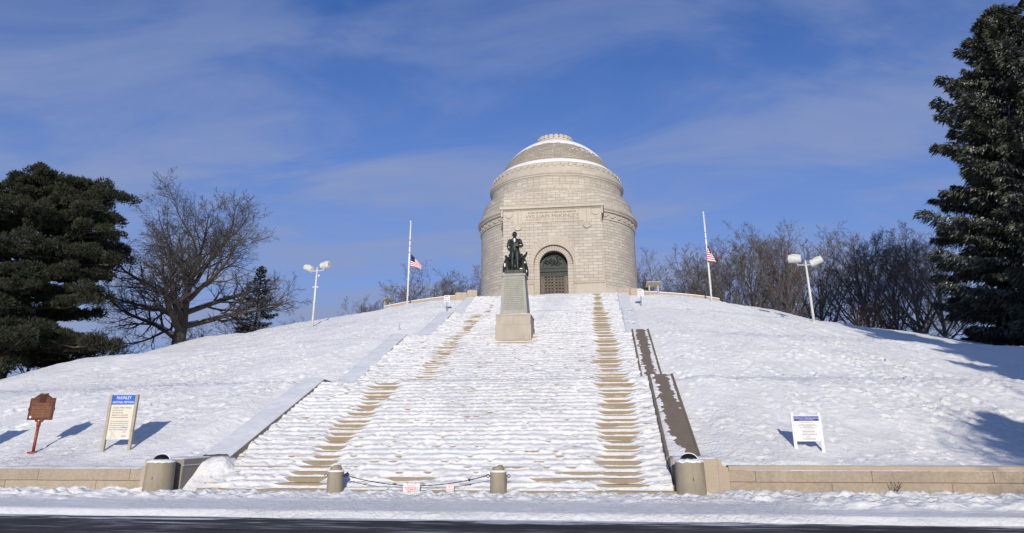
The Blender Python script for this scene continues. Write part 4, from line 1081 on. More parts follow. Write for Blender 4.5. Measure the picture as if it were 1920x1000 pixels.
# ------------------------------------------------------------------ bollards, chain, bins
def build_bollard(x, y, lab):
    z = .03
    t = thing('bollard', lab, 'bollard', (x, y, z), 0, 'round-topped stone bollards at the foot of the steps')
    mb = MB(); mb.add(*revolve([(.255, -.25), (.255, .66), (.245, .675), (0, .676)], 28)); mb.build('shaft', M['concrete'], t, False)
    mb = MB(); mb.add(*revolve([(.20, .675)]+[(.20*math.cos(a), .69+.21*math.sin(a)) for a in np.linspace(0, math.pi/2, 8)], 24)); mb.build('domed_top', M['concrete'], t, True)
    mb = MB(); mb.add(*revolve([(.258, .665), (.262, .69), (.24, .712), (.20, .722)], 28)); mb.build('snow_rim', M['snow'], t, True)
    A = np.linspace(0, 2*math.pi, 33); F_ = np.linspace(0, 1, 9)[:, None]
    lim = np.radians(54+26*np.cos(A-2.2)+9*gnoise(A*2.3, A*0, int(abs(x)*7))); lim[-1] = lim[0]
    T = lim[None, :]*F_; r = .205+.025*(1-F_**4)
    o = grid_mesh('snow_cap', r*np.sin(T)*np.cos(A)[None, :], r*np.sin(T)*np.sin(A)[None, :], .69+(r+.008)*np.cos(T), M['snow'], None, t)
    for s in (-1, 1):
        mb = MB(); mb.add(*tube([(s*.25, 0, .55), (s*.285, 0, .55)], .02, 6))
        mb.add(*tube([(s*(.325+.045*math.cos(a)), .0, .55+.045*math.sin(a)) for a in np.linspace(0, 2*math.pi, 13)], .012, 5, False)); mb.build('ring', M['black'], t)
build_bollard(-2.92, -.62, 'stone bollard at the left end of the sagging chain')
build_bollard(2.31, -.5, 'stone bollard at the right end of the sagging chain')
def build_chain():
    x0, x1 = -2.58, 1.96; pts = []
    for k in range(49):
        u = k/48; s = (2*u-1)
        pts.append((x0+(x1-x0)*u, -.62+.12*u, .59-.30*(1-s*s)-.0))
    t = thing('chain', 'dark chain sagging between the two stone bollards', 'chain', (x0, -.62, .58))
    mb = MB(); rad = [.011+.005*(k % 2) for k in range(49)]
    mb.add(*tube(pts, rad, 5)); reparent(mb.build('links', M['black'], None), t)
    mb = MB(); mb.add(*tube([(x0-.02, -.62, .60), (x0+.05, -.64, .66), (x0+.10, -.62, .60)], [.03, .035, .02], 6)); reparent(mb.build('shackle', M['black'], None), t)
    mb = MB(); mb.add(*sphere(pts[42], .045, .04, .04, 6, 5)); reparent(mb.build('padlock', M['black'], None), t)
build_chain()
def build_notice(x, y, z0, w, h, lab, head, rows, seed, tilt=0):
    t = thing('notice_sign', lab, 'sign', (x, y, z0))
    mb = MB(); mb.add(*cbox(-w/2, w/2, 0, .012, 0, h, .003)); mb.build('panel', M['signwhite'], t)
    return t
t = build_notice(-.42, -.63, .005, .53, .345, 'white notice board with red lettering leaning in the snow below the chain', '', None, 1)
text_part('lettering', 'NOTICE', .062, M['lett_red'], t, (0, -.002, .285), .24)
word_rows('lettering', [(-.22, .22, .225), (-.17, .19, .18), (-.14, .15, .13), (-.16, .12, .082), (-.12, .10, .04)], M['lett_red'], t, -.001, .026, 3)
for dx in (-.13, .13):
    mb = MB(); mb.add(*tube([(dx, 0, .33), (dx+.01, .01, .40)], .008, 5)); mb.build('hook', M['black'], t)
t = build_notice(.80, -.58, .125, .255, .225, 'small white and red sign hanging from the right half of the chain', '', None, 1)
text_part('lettering', 'NO', .10, M['lett_red'], t, (0, -.002, .145), .10)
text_part('lettering', 'SLEDDING', .05, M['lett_red'], t, (0, -.002, .055), .21)
mb = MB()
for b in ((-.125, .125, .208, .217), (-.125, .125, .010, .018), (-.125, -.117, .018, .208), (.117, .125, .018, .208)): mb.add(*box(b[0], b[1], -.003, -.001, b[2], b[3]))
mb.build('red_border', M['lett_red'], t)
mb = MB(); mb.add(*tube([(0, .005, .22), (0, .005, .262)], .006, 5)); mb.build('hook', M['black'], t)

def build_bin(x, y, z, lab, tilt):
    t = thing('litter_bin', lab, 'bin', (x, y, z), 0, 'round concrete litter bins at the foot of the steps')
    mb = MB(); mb.add(*revolve([(.445, -.04), (.46, .0), (.455, .03), (.43, .95), (.425, .98), (.36, .985)], 40)); mb.build('body', M['concrete'], t, False)
    mb = MB(); mb.add(*revolve([(.468, -.045), (.468, .02)], 40)); mb.build('foot_ring', M['black'], t)
    A = np.linspace(0, 2*math.pi, 61); rr = np.array([.20, .28, .34, .40, .428, .436])[:, None]
    Z = np.array([1.05, 1.06, 1.045, 1.02, 1.0, .965])[:, None]+.02*fbm(np.cos(A)[None, :]*3+x, np.sin(A)[None, :]*3+rr*4, 7, 2)
    A2 = A[None, :]; o = grid_mesh('snow_rim', rr*np.cos(A2)*np.ones_like(Z), rr*np.sin(A2)*np.ones_like(Z), Z, M['snow'], None, t)
    mb = MB(); mb.add(*revolve([(.262, .97), (.262, 1.02)]+[(.262*math.cos(a), 1.02+.19*math.sin(a)) for a in np.linspace(.1, math.pi/2, 9)], 32)); mb.build('domed_lid', M['black'], t, True)
    mb = MB(); n = 20
    th = np.linspace(-.15, math.pi*.75, n)
    mb.add(*tube([(.268*math.cos(a), .03, 1.02+.20*math.sin(a)) for a in th], .018, 6)); mb.build('snow_edge', M['snow'], t, True)
    mb = MB(); mb.add(*sphere((.04, -.435, .50), .018, .012, .05, 6, 5)); mb.build('drain_hole', M['black'], t)
    return t
build_bin(-8.72, -1.02, .02, 'round concrete litter bin with black domed lid left of the stairway', 0)
build_bin(8.17, -.30, .02, 'round concrete litter bin with black domed lid right of the stairway', 0)
# black pole edge beside the right bin
# ------------------------------------------------------------------ signs on the slope
def build_info(x, y, rot, lab, hidden=False):
    z = hz(x, y)
    t = thing('information_sign', lab, 'sign', (x, y, z-.02), rot)
    for s in (-1, 1):
        mb = MB(); mb.add(*cbox(s*.52-.055, s*.52+.055, -.05, .05, -.2, 2.07, .006)); mb.build('post', M['tanpost'], t)
    mb = MB(); mb.add(*box(-.462, .462, -.012, .012, .44, 2.05)); p = mb.build('panel', M['cream'], t)
    mb = MB(); mb.add(*box(-.461, .461, -.0155, -.0125, 1.70, 2.049)); mb.build('header', M['blue'], t)
    if hidden: return
    text_part('heading', 'McKINLEY', .16, M['lett_white'], p, (0, -.018, 1.945), .58, depth=.001)
    text_part('heading', 'NATIONAL MEMORIAL', .125, M['lett_white'], p, (0, -.018, 1.785), .86, depth=.001)
    for k, (s, w) in enumerate((('President William McKinley', .74), ('his wife Ida and', .42), ('their two young', .42), ('daughters are entombed', .63), ('in the National Memorial', .65))):
        text_part('lettering', s, .075, M['lett_brown'], p, (-.40+w/2+.02, -.0145, 1.585-k*.088), w, depth=.001)
    for k, (s, w) in enumerate((('Visitors with physical limitations', .74), ('may reach the memorial entrance', .72), ('from upper level by vehicle. The', .74), ('access roads are available to the', .74), ('lower lot of the administration office.', .74))):
        text_part('lettering', s, .06, M['lett_grey'], p, (-.40+w/2+.0, -.0145, 1.095-k*.075), w, depth=.001)
    mb = MB(); P = [(.10*math.cos(a)-.23, .735+.15*math.sin(a)) for a in np.linspace(0, 2*math.pi, 17)[:-1]]
    mb.add(*prism(P, -.015, -.0125)); 
    mb.add(*prism([(-.40, .46), (-.06, .46), (-.10, .56), (-.19, .595), (-.27, .595), (-.37, .56)], -.0149, -.0125)); mb.build('portrait', m_plain('portrait_print', (.55, .53, .47), .6, 0, .25, 9), p)
    for z0, z1 in ((.855, .885), (.545, .575)):
        mb = MB(); mb.add(*box(.12, .30, -.015, -.0125, z0, z1)); mb.build('blue_bar', M['brightblue'], p)
    mb = MB(); mb.add(*box(.155, .275, -.015, -.0125, .655, .795)); mb.build('pink_square', m_plain('pink_print', (.72, .42, .40), .6, 0, .2, 30), p)
build_info(-12.62, 2.03, .05, 'tall cream information sign with a blue header on two tan posts in the snow')
build_info(-20.1, 3.0, .05, 'information sign of the same pattern standing beyond the left edge of the photo', True)

def build_marker(x, y):
    z = hz(x, y)
    t = thing('historical_marker', 'rust-brown cast metal marker with a crested top on a single red-brown post', 'marker', (x, y, z-.02), .10)
    mb = MB(); mb.add(*cbox(-.17, .17, -.11, .11, -.1, .045, .01)); mb.build('foot_plate', M['redpost'], t)
    mb = MB(); mb.add(*tube([(0, 0, .03), (0, 0, 1.02)], .055, 12)); mb.add(*tube([(0, 0, .98), (0, 0, 1.18)], .075, 12)); mb.build('post', M['redpost'], t, True)
    out = [(-.50, 1.22), (-.18, 1.22), (-.12, 1.14), (.12, 1.14), (.18, 1.22), (.50, 1.22), (.50, 1.55), (.54, 1.62), (.50, 1.72), (.50, 2.06), (.34, 2.06), (.26, 2.12), (.16, 2.17), (.145, 2.25), (.06, 2.235), (0, 2.215), (-.06, 2.235), (-.145, 2.25), (-.16, 2.17), (-.26, 2.12), (-.34, 2.06), (-.50, 2.06), (-.50, 1.72), (-.54, 1.62), (-.50, 1.55)]
    mb = MB(); mb.add(*prism(out, -.03, .03)); pl = mb.build('plate', M['rust'], t)
    mb = MB()
    for b in ((-.47, .47, 1.245, 1.27), (-.47, .47, 2.015, 2.035), (-.47, -.45, 1.27, 2.015), (.45, .47, 1.27, 2.015)): mb.add(*box(b[0], b[1], -.038, -.029, b[2], b[3]))
    mb.build('raised_border', M['rustdark'], pl)
    mb = MB(); mb.add(*prism([(-.12, 1.90), (.12, 1.90), (.135, 2.2), (0, 2.19), (-.135, 2.2)], -.05, -.029)); mb.build('crest', M['rustdark'], pl)
    for s in (-1, 1):
        mb = MB(); mb.add(*tube([(s*.14, -.03, 2.19), (s*.24, -.03, 2.12), (s*.36, -.03, 2.07)], [.03, .025, .01], 6)); mb.build('scroll', M['rustdark'], pl)
    word_rows('lettering', [(-.30, .30, 1.83)]+[(-.38, .38, 1.72-.062*k) for k in range(7)], m_plain('worn_gold_lettering', (.20, .10, .05), .6, 0, .2), pl, -.0305, .034, 5)
    mb = MB(); mb.add(*tube([(-.37, -.045, 1.33), (-.37, -.03, 1.33)], .047, 14)); mb.build('white_disc', M['white'], pl)
    mb = MB(); mb.add(*tube([(.0, -.045, 1.19), (.0, -.03, 1.19)], .03, 10)); mb.build('snow_dot', M['white'], pl)
build_marker(-16.62, 2.7)

def build_rules(x, y):
    z = hz(x, y)
    t = thing('rules_sign', 'low white sign board with a navy header on two white posts right of the stairway', 'sign', (x, y, z-.03), -.04)
    for s in (-1, 1):
        mb = MB(); mb.add(*cbox(s*.43-.05, s*.43+.05, .0, .05, -.2, 1.18, .006)); mb.build('post', M['white'], t)
    mb = MB(); mb.add(*cbox(-.43, .43, -.018, -.001, .26, 1.09, .004)); p = mb.build('panel', M['signwhite'], t)
    mb = MB(); mb.add(*box(-.40, .40, -.022, -.0185, .91, 1.065)); mb.build('header', M['navy'], t)
    for k, (s, w) in enumerate((('Welcome to the McKinley National Memorial', .74), ('Burial Site of our President William McKinley', .76), ('and First Lady Ida McKinley', .46))):
        text_part('heading', s, .040, M['lett_white'], p, (0, -.0235, 1.035-k*.045), w, depth=.0006)
    rows = [(-.24, .24, .865), (-.24, .26, .80), (-.30, .34, .765), (-.12, .13, .735), (-.26, .30, .70), (-.16, .22, .655), (-.18, .24, .59), (-.16, .22, .575), (-.16, .22, .53), (-.20, .30, .49), (-.18, .28, .465), (-.05, .05, .42), (-.08, .10, .39), (-.18, .24, .345), (-.16, .22, .325)]
    word_rows('lettering', rows, M['lett_grey'], p, -.0185, .011, 8)
build_rules(12.40, 2.26)

def build_small_sign(x, y, lab, w=.55):
    z = hz(x, y)
    t = thing('post_sign', lab, 'sign', (x, y, z-.05))
    mb = MB(); mb.add(*tube([(0, .02, -.2), (0, .02, 1.0)], .04, 8)); mb.build('post', M['steel'], t)
    mb = MB(); mb.add(*cbox(-w/2, w/2, -.04, -.022, .85, 1.47, .005)); p = mb.build('panel', M['signwhite'], t)
    word_rows('lettering', [(-.2, .2, 1.36), (-.2, .18, 1.16), (-.2, .2, .97)], M['lett_grey'], p, -.041, .06, 2)
build_small_sign(-8.95, 40.5, 'small white sign on a thin post at the top left of the stairway')
build_small_sign(9.12, 40.6, 'small white sign on a thin post at the top right of the stairway')
def build_thin_post():
    x, y = -10.15, 29.5; t = thing('marker_post', 'thin dark metal stake in the snow beside the left wall of the second flight', 'post', (x, y, hz(x, y)-.05))
    mb = MB(); mb.add(*tube([(0, 0, -.2), (0, 0, .62)], .022, 6)); mb.build('stake', M['steel'], t)
build_thin_post()
def build_wayside(x, y, rot, lab):
    z = hz(x, y); t = thing('wayside_panel', lab, 'sign', (x, y, z), rot, 'slanted reading panels on the mound rim')
    for s in (-1, 1):
        mb = MB(); mb.add(*cbox(s*.42-.07, s*.42+.07, -.06, .06, -.5, .98, .006)); mb.build('leg', M['tanpost'], t)
    mb = MB(); q = .35
    V = []
    for yy, zz in ((-.42, 1.22), (.34, .86)): V += [(-.72, yy, zz), (.72, yy, zz)]
    V = [(-.72, .34, .86), (.72, .34, .86), (.72, -.42, 1.22), (-.72, -.42, 1.22)]
    mb.add(V+[(a, b, c+.07) for a, b, c in V], BOXF); mb.build('panel', M['tanpost'], t)
build_wayside(10.6, 44.8, .15, 'slanted reading panel on two legs behind the right small white sign')
build_wayside(-18.2, 51.2, 1.2, 'slanted reading panel on two legs seen side-on left of the left flagpole')

# ------------------------------------------------------------------ flagpoles and floodlights
def build_flag(t, kind, hoist, L):
    m, n = 26, 28; V = []; MI = []; F = []
    for i in range(m+1):
        v = i/m
        for j in range(n+1):
            u = j/n
            if kind == 'breeze':
                x = .10+1.2*u; z = -.80*u**1.2+(v-.5)*hoist*(1-.72*u); y = .10*math.sin(u*9+v*2)*u+.05*math.sin(u*21)*u
            else:
                a = u*math.pi*3.2
                x = .02+(.16+.62*(1-v)**.8)*(math.sin(a*.9-.6)*.55+.25*u)+.10*(1-v); y = -.25*math.cos(a)*.6-.1*u; z = -.30*u*(1-.3*v)+(v-.5)*hoist
            V.append((x, y, z))
    for i in range(m):
        for j in range(n):
            F.append((i*(n+1)+j, i*(n+1)+j+1, (i+1)*(n+1)+j+1, (i+1)*(n+1)+j)); v = (i+.5)/m; u = (j+.5)/n
            MI.append(2 if (u < .4 and v > 6/13) else (0 if int(v*13) % 2 == 0 else 1))
    me = bpy.data.meshes.new('flag'); me.from_pydata(V, [], F)
    for q in ('red', 'flagwhite', 'flagblue'): me.materials.append(M[q])
    me.polygons.foreach_set('material_index', MI); me.polygons.foreach_set('use_smooth', [True]*len(F))
    return link('flag', me, t)
def build_pole(x, y, top, fz, hoist, kind, lab, flab):
    z = hz(x, y); H = top-z
    t = thing('flagpole', lab, 'flagpole', (x, y, z), 0, 'white flagpoles flanking the monument')
    mb = MB(); mb.add(*tube([(0, 0, -.4), (0, 0, H*.55), (0, 0, H)], [.09, .08, .05], 12)); mb.build('pole', M['white'], t, True)
    mb = MB(); mb.add(*sphere((0, 0, H+.08), .10, .10, .10, 10, 6)); mb.build('finial', M['white'], t, True)
    mb = MB(); mb.add(*tube([(.10, -.02, .9), (.10, -.03, H*.5), (.07, -.02, H-.1)], .012, 4)); mb.build('halyard', M['white'], t)
    for zz in (.62, .70, .77):
        mb = MB(); mb.add(*tube([(0, 0, H*zz), (0, 0, H*zz+.08)], .105, 10)); mb.build('clip', M['steel'], t)
    f = build_flag(None, kind, hoist, 1.5); f.location = (x+.09, y-.05, fz)
    for p in f.data.polygons: pass
    tag(f, flab, 'flag', 'flags flown at half staff')
build_pole(-14.5, 46.3, 23.05, 18.85, 1.35, 'breeze', 'white flagpole left of the monument', 'striped flag with blue canton trailing rightwards at half staff on the left flagpole')
build_pole(16.35, 47.2, 22.95, 18.7, 1.4, 'limp', 'white flagpole right of the monument', 'striped flag with blue canton hanging limp at half staff on the right flagpole')
def build_flood(x, y, top, lab, flip):
    z = hz(x, y); H = top-z
    t = thing('floodlight_mast', lab, 'lamp post', (x, y, z), 0, 'white twin floodlight masts on the mound')
    mb = MB(); mb.add(*tube([(0, 0, -.4), (0, 0, H*.5), (0, 0, H)], [.12, .105, .085], 12)); mb.build('mast', M['offwhite'], t, True)
    mb = MB(); mb.add(*tube([(-.78, -.05, H-.15), (-.70, -.03, H-.30), (0, 0, H-.32), (.66, -.03, H-.28), (.82, -.05, H-.02)], .04, 8)); mb.add(*tube([(0, 0, H-.05), (0, 0, H+.14)], .05, 8)); mb.build('crossarm', M['offwhite'], t, True)
    heads = [(-.92*flip, -.05, H-.02, R_(-22*flip), .33), (.92*flip, -.02, H+.28, R_(4*flip), .37)]
    for hx, hy, hzz, tl, r in heads:
        d = Vector((math.cos(tl), -.35, -math.sin(tl)*flip if False else math.sin(tl))).normalized()
        c = Vector((hx, hy, hzz)); a = c-d*.52; b = c+d*.52
        mb = MB(); pts = [a-d*.03, a, a+d*.04, b-d*.04, b, b+d*.03]
        mb.add(*tube([tuple(p) for p in pts], [r*.86, r*.96, r, r, r*.96, r*.86], 20)); hd = mb.build('floodlight', M['offwhite'], t, False)
        e = a if (hx < 0) else b; s = -1 if hx < 0 else 1
        mb = MB(); mb.add(*tube([tuple(e+d*s*.03), tuple(e+d*s*.045)], r*.78, 20)); mb.build('lens', m_plain('lens_glass', (.42, .43, .40), .2, 0, .15), hd)
        mb = MB(); mb.add(*tube([tuple(c+Vector((0, 0, r*.98))-d*.40), tuple(c+Vector((0, 0, r*1.02))), tuple(c+Vector((0, 0, r*.98))+d*.40)], [.03, .06, .03], 6)); mb.build('snow', M['snow'], hd, True)
    if flip > 0:
        mb = MB(); mb.add(*sphere((.30, -.08, H-.85), .12, .12, .12, 8, 6)); mb.build('camera_dome', M['white'], t, True)
        mb = MB(); mb.add(*tube([(0, 0, H*.66), (0, 0, H*.66+.12)], .17, 12)); mb.add(*box(-.33, .33, -.05, .05, H*.66+.02, H*.66+.12)); mb.build('clamp', M['offwhite'], t)
build_flood(-24.5, 46.0, 18.3, 'white twin floodlight mast rising from the left slope of the mound', 1)
build_flood(24.0, 41.0, 16.15, 'white twin floodlight mast before the bare woods on the right slope', -1)

# ------------------------------------------------------------------ trees
def seg_mesh(name, segs, n, mat, parent, smooth=True):
    """frusta for many branch segments at once: rows p0(3) p1(3) r0 r1"""
    S = np.asarray(segs, float)
    if len(S) == 0: return None
    p0 = S[:, 0:3]; p1 = S[:, 3:6]; r0 = S[:, 6]; r1 = S[:, 7]
    d = p1-p0; d /= np.linalg.norm(d, axis=1)[:, None]+1e-9
    ref = np.where(np.abs(d[:, 2:3]) < .9, np.array([[0, 0, 1.]]), np.array([[1., 0, 0]]))
    u = np.cross(d, ref); u /= np.linalg.norm(u, axis=1)[:, None]; v = np.cross(d, u)
    a = np.arange(n)*2*math.pi/n
    o = u[:, None, :]*np.cos(a)[None, :, None]+v[:, None, :]*np.sin(a)[None, :, None]
    A = p0[:, None, :]+o*r0[:, None, None]; B = p1[:, None, :]+o*r1[:, None, None]
    V = np.concatenate([A, B], 1).reshape(-1, 3)
    base = (np.arange(len(S))*2*n)[:, None]; j = np.arange(n)[None, :]; k = (j+1) % n
    Q = np.stack([base+j, base+k, base+n+k, base+n+j], -1).reshape(-1, 4)
    return bigmesh(name, V, Q, mat, parent, smooth)
def grow(rnd, pos, d, length, r, level, spec, out, up):
    """one branch and its children; out[level] receives the segments"""
    n = spec['seg'][level]; p = np.array(pos, float); d = np.array(d, float); pts = [p.copy()]; dirs = [d.copy()]; rs = [r]
    wob = spec['wob'][level]; trop = spec['trop'][level]
    for i in range(n):
        d = d+np.array([rnd.gauss(0, wob), rnd.gauss(0, wob), rnd.gauss(0, wob)+trop]); d /= np.linalg.norm(d)
        p = p+d*length/n; rr = max(r*(1-(i+1)/n*(1-spec['tip'][level])), spec['minr'])
        out[level].append((*pts[-1], *p, rs[-1], rr)); pts.append(p.copy()); dirs.append(d.copy()); rs.append(rr)
    if level+1 >= len(spec['seg']): return
    nc = spec['kids'][level]
    nc = rnd.randint(int(nc*.8), int(math.ceil(nc*1.2)))
    az = rnd.uniform(0, 6.28)
    for k in range(nc):
        t = spec['start'][level]+(1-spec['start'][level])*((k+rnd.random())/nc)
        f = t*n; i = min(int(f), n-1); f -= i
        q = pts[i]*(1-f)+pts[i+1]*f; dd = dirs[i+1]; rq = rs[i]*(1-f)+rs[i+1]*f
        az += 2.4+rnd.gauss(0, .35)
        ang = rnd.gauss(spec['ang'][level], .14)
        ang = ang*spec.get('close', lambda t: 1.15-.45*t)(t) if level == 0 else ang
        ref = np.array([0, 0, 1.]) if abs(dd[2]) < .92 else np.array([1., 0, 0])
        u = np.cross(dd, ref); u /= np.linalg.norm(u); w = np.cross(dd, u)
        nd = dd*math.cos(ang)+(u*math.cos(az)+w*math.sin(az))*math.sin(ang)
        ll = length*spec['ratio'][level]*(1.15-.65*t if level else spec['prof'](t))*rnd.uniform(.75, 1.2)
        grow(rnd, q, nd, ll, min(rq*spec['rr'][level], ll*.035+.01), level+1, spec, out, up)
def bare_tree(seed, H, R, spec, name, mats, minr):
    rnd = random.Random(seed); spec = dict(spec); spec['minr'] = minr
    out = [[] for _ in spec['seg']]
    grow(rnd, (0, 0, -.6), (rnd.gauss(0, .03), rnd.gauss(0, .03), 1), H*spec['trunk'], R, 0, spec, out, 1)
    lv = spec['split']
    thick = [s for L in out[:lv] for s in L]; thin = [s for L in out[lv:] for s in L]
    zz = np.sort([s[5] for s in thin]); k = H/max(zz[int(len(zz)*.985)], 1)
    thick = np.array(thick); thin = np.array(thin)
    for a in (thick, thin): a[:, [0, 1, 2, 3, 4, 5]] *= k
    return thick, thin
OAK = dict(seg=[7, 8, 6, 5, 3], wob=[.05, .12, .16, .18, .2], trop=[.0, .045, .045, .04, .03], tip=[.25, .12, .15, .2, .3], kids=[20, 14, 9, 6], start=[.16, .2, .15, .12], ang=[1.12, .75, .7, .7],
           ratio=[1, .48, .50, .52], rr=[.7, .6, .55, .6], trunk=.62, split=2, close=lambda t: 1.2-.66*t, prof=lambda t: 1.06-.34*t)
WOOD = dict(seg=[8, 7, 5, 4, 3], wob=[.04, .09, .14, .18, .2], trop=[.0, .09, .07, .05, .02], tip=[.18, .12, .15, .2, .3], kids=[16, 10, 6.5, 4.6], start=[.30, .25, .15, .12], ang=[.75, .6, .6, .65],
            ratio=[1, .44, .48, .52], rr=[.7, .62, .55, .6], trunk=.70, split=2, close=lambda t: 1.2-.7*t, prof=lambda t: .74-.22*t)
BRUSH = dict(seg=[3, 5, 4, 3], wob=[.1, .14, .18, .2], trop=[.0, .06, .04, .03], tip=[.5, .15, .2, .3], kids=[14, 8, 6], start=[.05, .12, .1], ang=[.6, .55, .6],
             ratio=[2.6, .5, .5], rr=[.5, .55, .55], trunk=.25, split=1, prof=lambda t: 1-.2*t)
def place_tree(t, thick, thin, mt, mw, n0=7, n1=3, names=('trunk', 'branches')):
    seg_mesh(names[0], thick, n0, mt, t); seg_mesh(names[1], thin, n1, mw, t)
    return t
# the big spreading tree on the left
def build_oak():
    x, y = -43.2, 52.0
    t = thing('bare_tree', 'large bare spreading tree with snow lying on its limbs left of the monument', 'tree', (x, y, hz(x, y)-.3), 1.1)
    th, tw = bare_tree(14, 21.0, .80, OAK, '', None, .0130)
    t.scale = (1.05, 1.05, .92)
    place_tree(t, th, tw, M['bark'], M['twig'], 9, 3)
build_oak()
# woods behind the mound on the right, and the few trees seen over its left rim
RIGHT = [(15.6, 130, 34.3), (18.7, 124, 35.2), (23.0, 118, 34.4), (28.0, 128, 34.9), (29.7, 112, 34.4), (31.4, 104, 35.2), (37.9, 114, 34.6), (38.5, 100, 34.0), (45.3, 110, 34.9), (45.7, 98, 31.8), (46.5, 92, 31.5), (53.3, 100, 32.0), (52.0, 88, 30.1), (52.6, 82, 27.4), (59.2, 102, 30.9)]
RLAB = ['bare tree at the left end of the woods touching the monument', 'second bare tree from the monument in the right woods', 'low rounded bare tree midway between the monument and the right flagpole', 'bare tree rising just left of the right flagpole', 'bare tree close behind the right flagpole',
        'tall bare tree just right of the right flagpole', 'shorter bare tree set back between the right flagpole and the right floodlight mast', 'tall bare tree left of the right floodlight mast', 'bare tree close behind the right floodlight mast', 'bare tree a little right of the right floodlight mast',
        'tall bare tree midway between the right floodlight mast and the spruces', 'set-back bare tree two to the left of the spruces', 'tall bare tree whose crown meets the spruce edge', 'bare tree half hidden by the left edge of the spruces', 'farthest bare tree seen through the gap left of the spruces']
LEFT = [(-42.0, 112, 25.7), (-35.4, 122, 32.0), (-29.1, 118, 33.7), (-26.4, 126, 33.0), (-22.3, 122, 33.9), (-45.7, 90, 19.6)]
LLAB = ['small bare tree just over the rim farthest left of the left flagpole', 'bare tree directly behind the left flagpole', 'fullest bare tree between the left flagpole and the monument', 'bare tree just right of the fullest one behind the left rim', 'bare tree against the left side of the monument', 'tiny bare treetop at the foot of the left floodlight mast']
def build_woods():
    protos = []
    for s in range(5):
        protos.append(bare_tree(100+s, 24, .40, WOOD, '', None, .0150))
    root = []
    for (x, y, zt), lab, grp, i in [(p, l, 'bare trees of the woods right of the monument', i) for i, (p, l) in enumerate(zip(RIGHT, RLAB))]+[(p, l, 'bare trees seen over the left rim of the mound', i+2) for i, (p, l) in enumerate(zip(LEFT, LLAB))]:
        g = hz(x, y); k = (zt-g)/24.0; pi = i % 5
        if pi < len(root):
            t = copy_tree(root[pi])
            t['label'] = lab; t['group'] = grp; t.location = (x, y, g-.3)
        else:
            t = thing('bare_tree', lab, 'tree', (x, y, g-.3), 0, grp)
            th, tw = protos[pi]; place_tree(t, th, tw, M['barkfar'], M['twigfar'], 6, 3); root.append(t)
        t.rotation_euler = (0, 0, i*2.1); wd = 1.0 if grp.startswith('bare trees of') else 1.15
        t.scale = (k*wd*1.25, k*wd*1.25, k*1.05)
build_woods()
def build_brush():
    th, tw = bare_tree(300, 5, .12, BRUSH, '', None, .016)
    first = None
    for i, (x, y, h, lab) in enumerate([(-49.5, 47, 4.6, 'dark leafless thicket between the pine and the large bare tree'), (-54, 58, 4.2, 'low leafless thicket under the left limbs of the large bare tree'), (-40.5, 61, 4.0, 'low leafless thicket right of the large bare trunk'), (-47.5, 62, 4.2, 'low leafless thicket behind the large bare trunk'), (-50, 39, 4.6, 'dark leafless thicket at the right foot of the pine'),
                                        (46, 60, 4.5, 'leafless brush at the left foot of the spruces'), (52, 62, 4.0, 'leafless brush seen beneath the spruces'), (38, 66, 4.5, 'leafless brush over the rim right of the right floodlight mast'), (31, 75, 3.5, 'leafless brush over the rim left of the right floodlight mast'), (58, 58, 3.8, 'leafless brush far under the right-hand spruce'), (43, 74, 5, 'reddish leafless brush midway between the mast and the spruces')]):
        g = hz(x, y)
        if first is None:
            t = thing('thicket', lab, 'shrub', (x, y, g-.2), 0, 'leafless thickets along the mound rim'); place_tree(t, th, tw, M['brush'], M['brush'], 5, 3, ('stems', 'twigs')); first = t
        else: t = copy_tree(first); t['label'] = lab; t.location = (x, y, g-.2)
        k = h/5; t.scale = (k*1.6, k*1.6, k); t.rotation_euler = (0, 0, i*1.3)
build_brush()

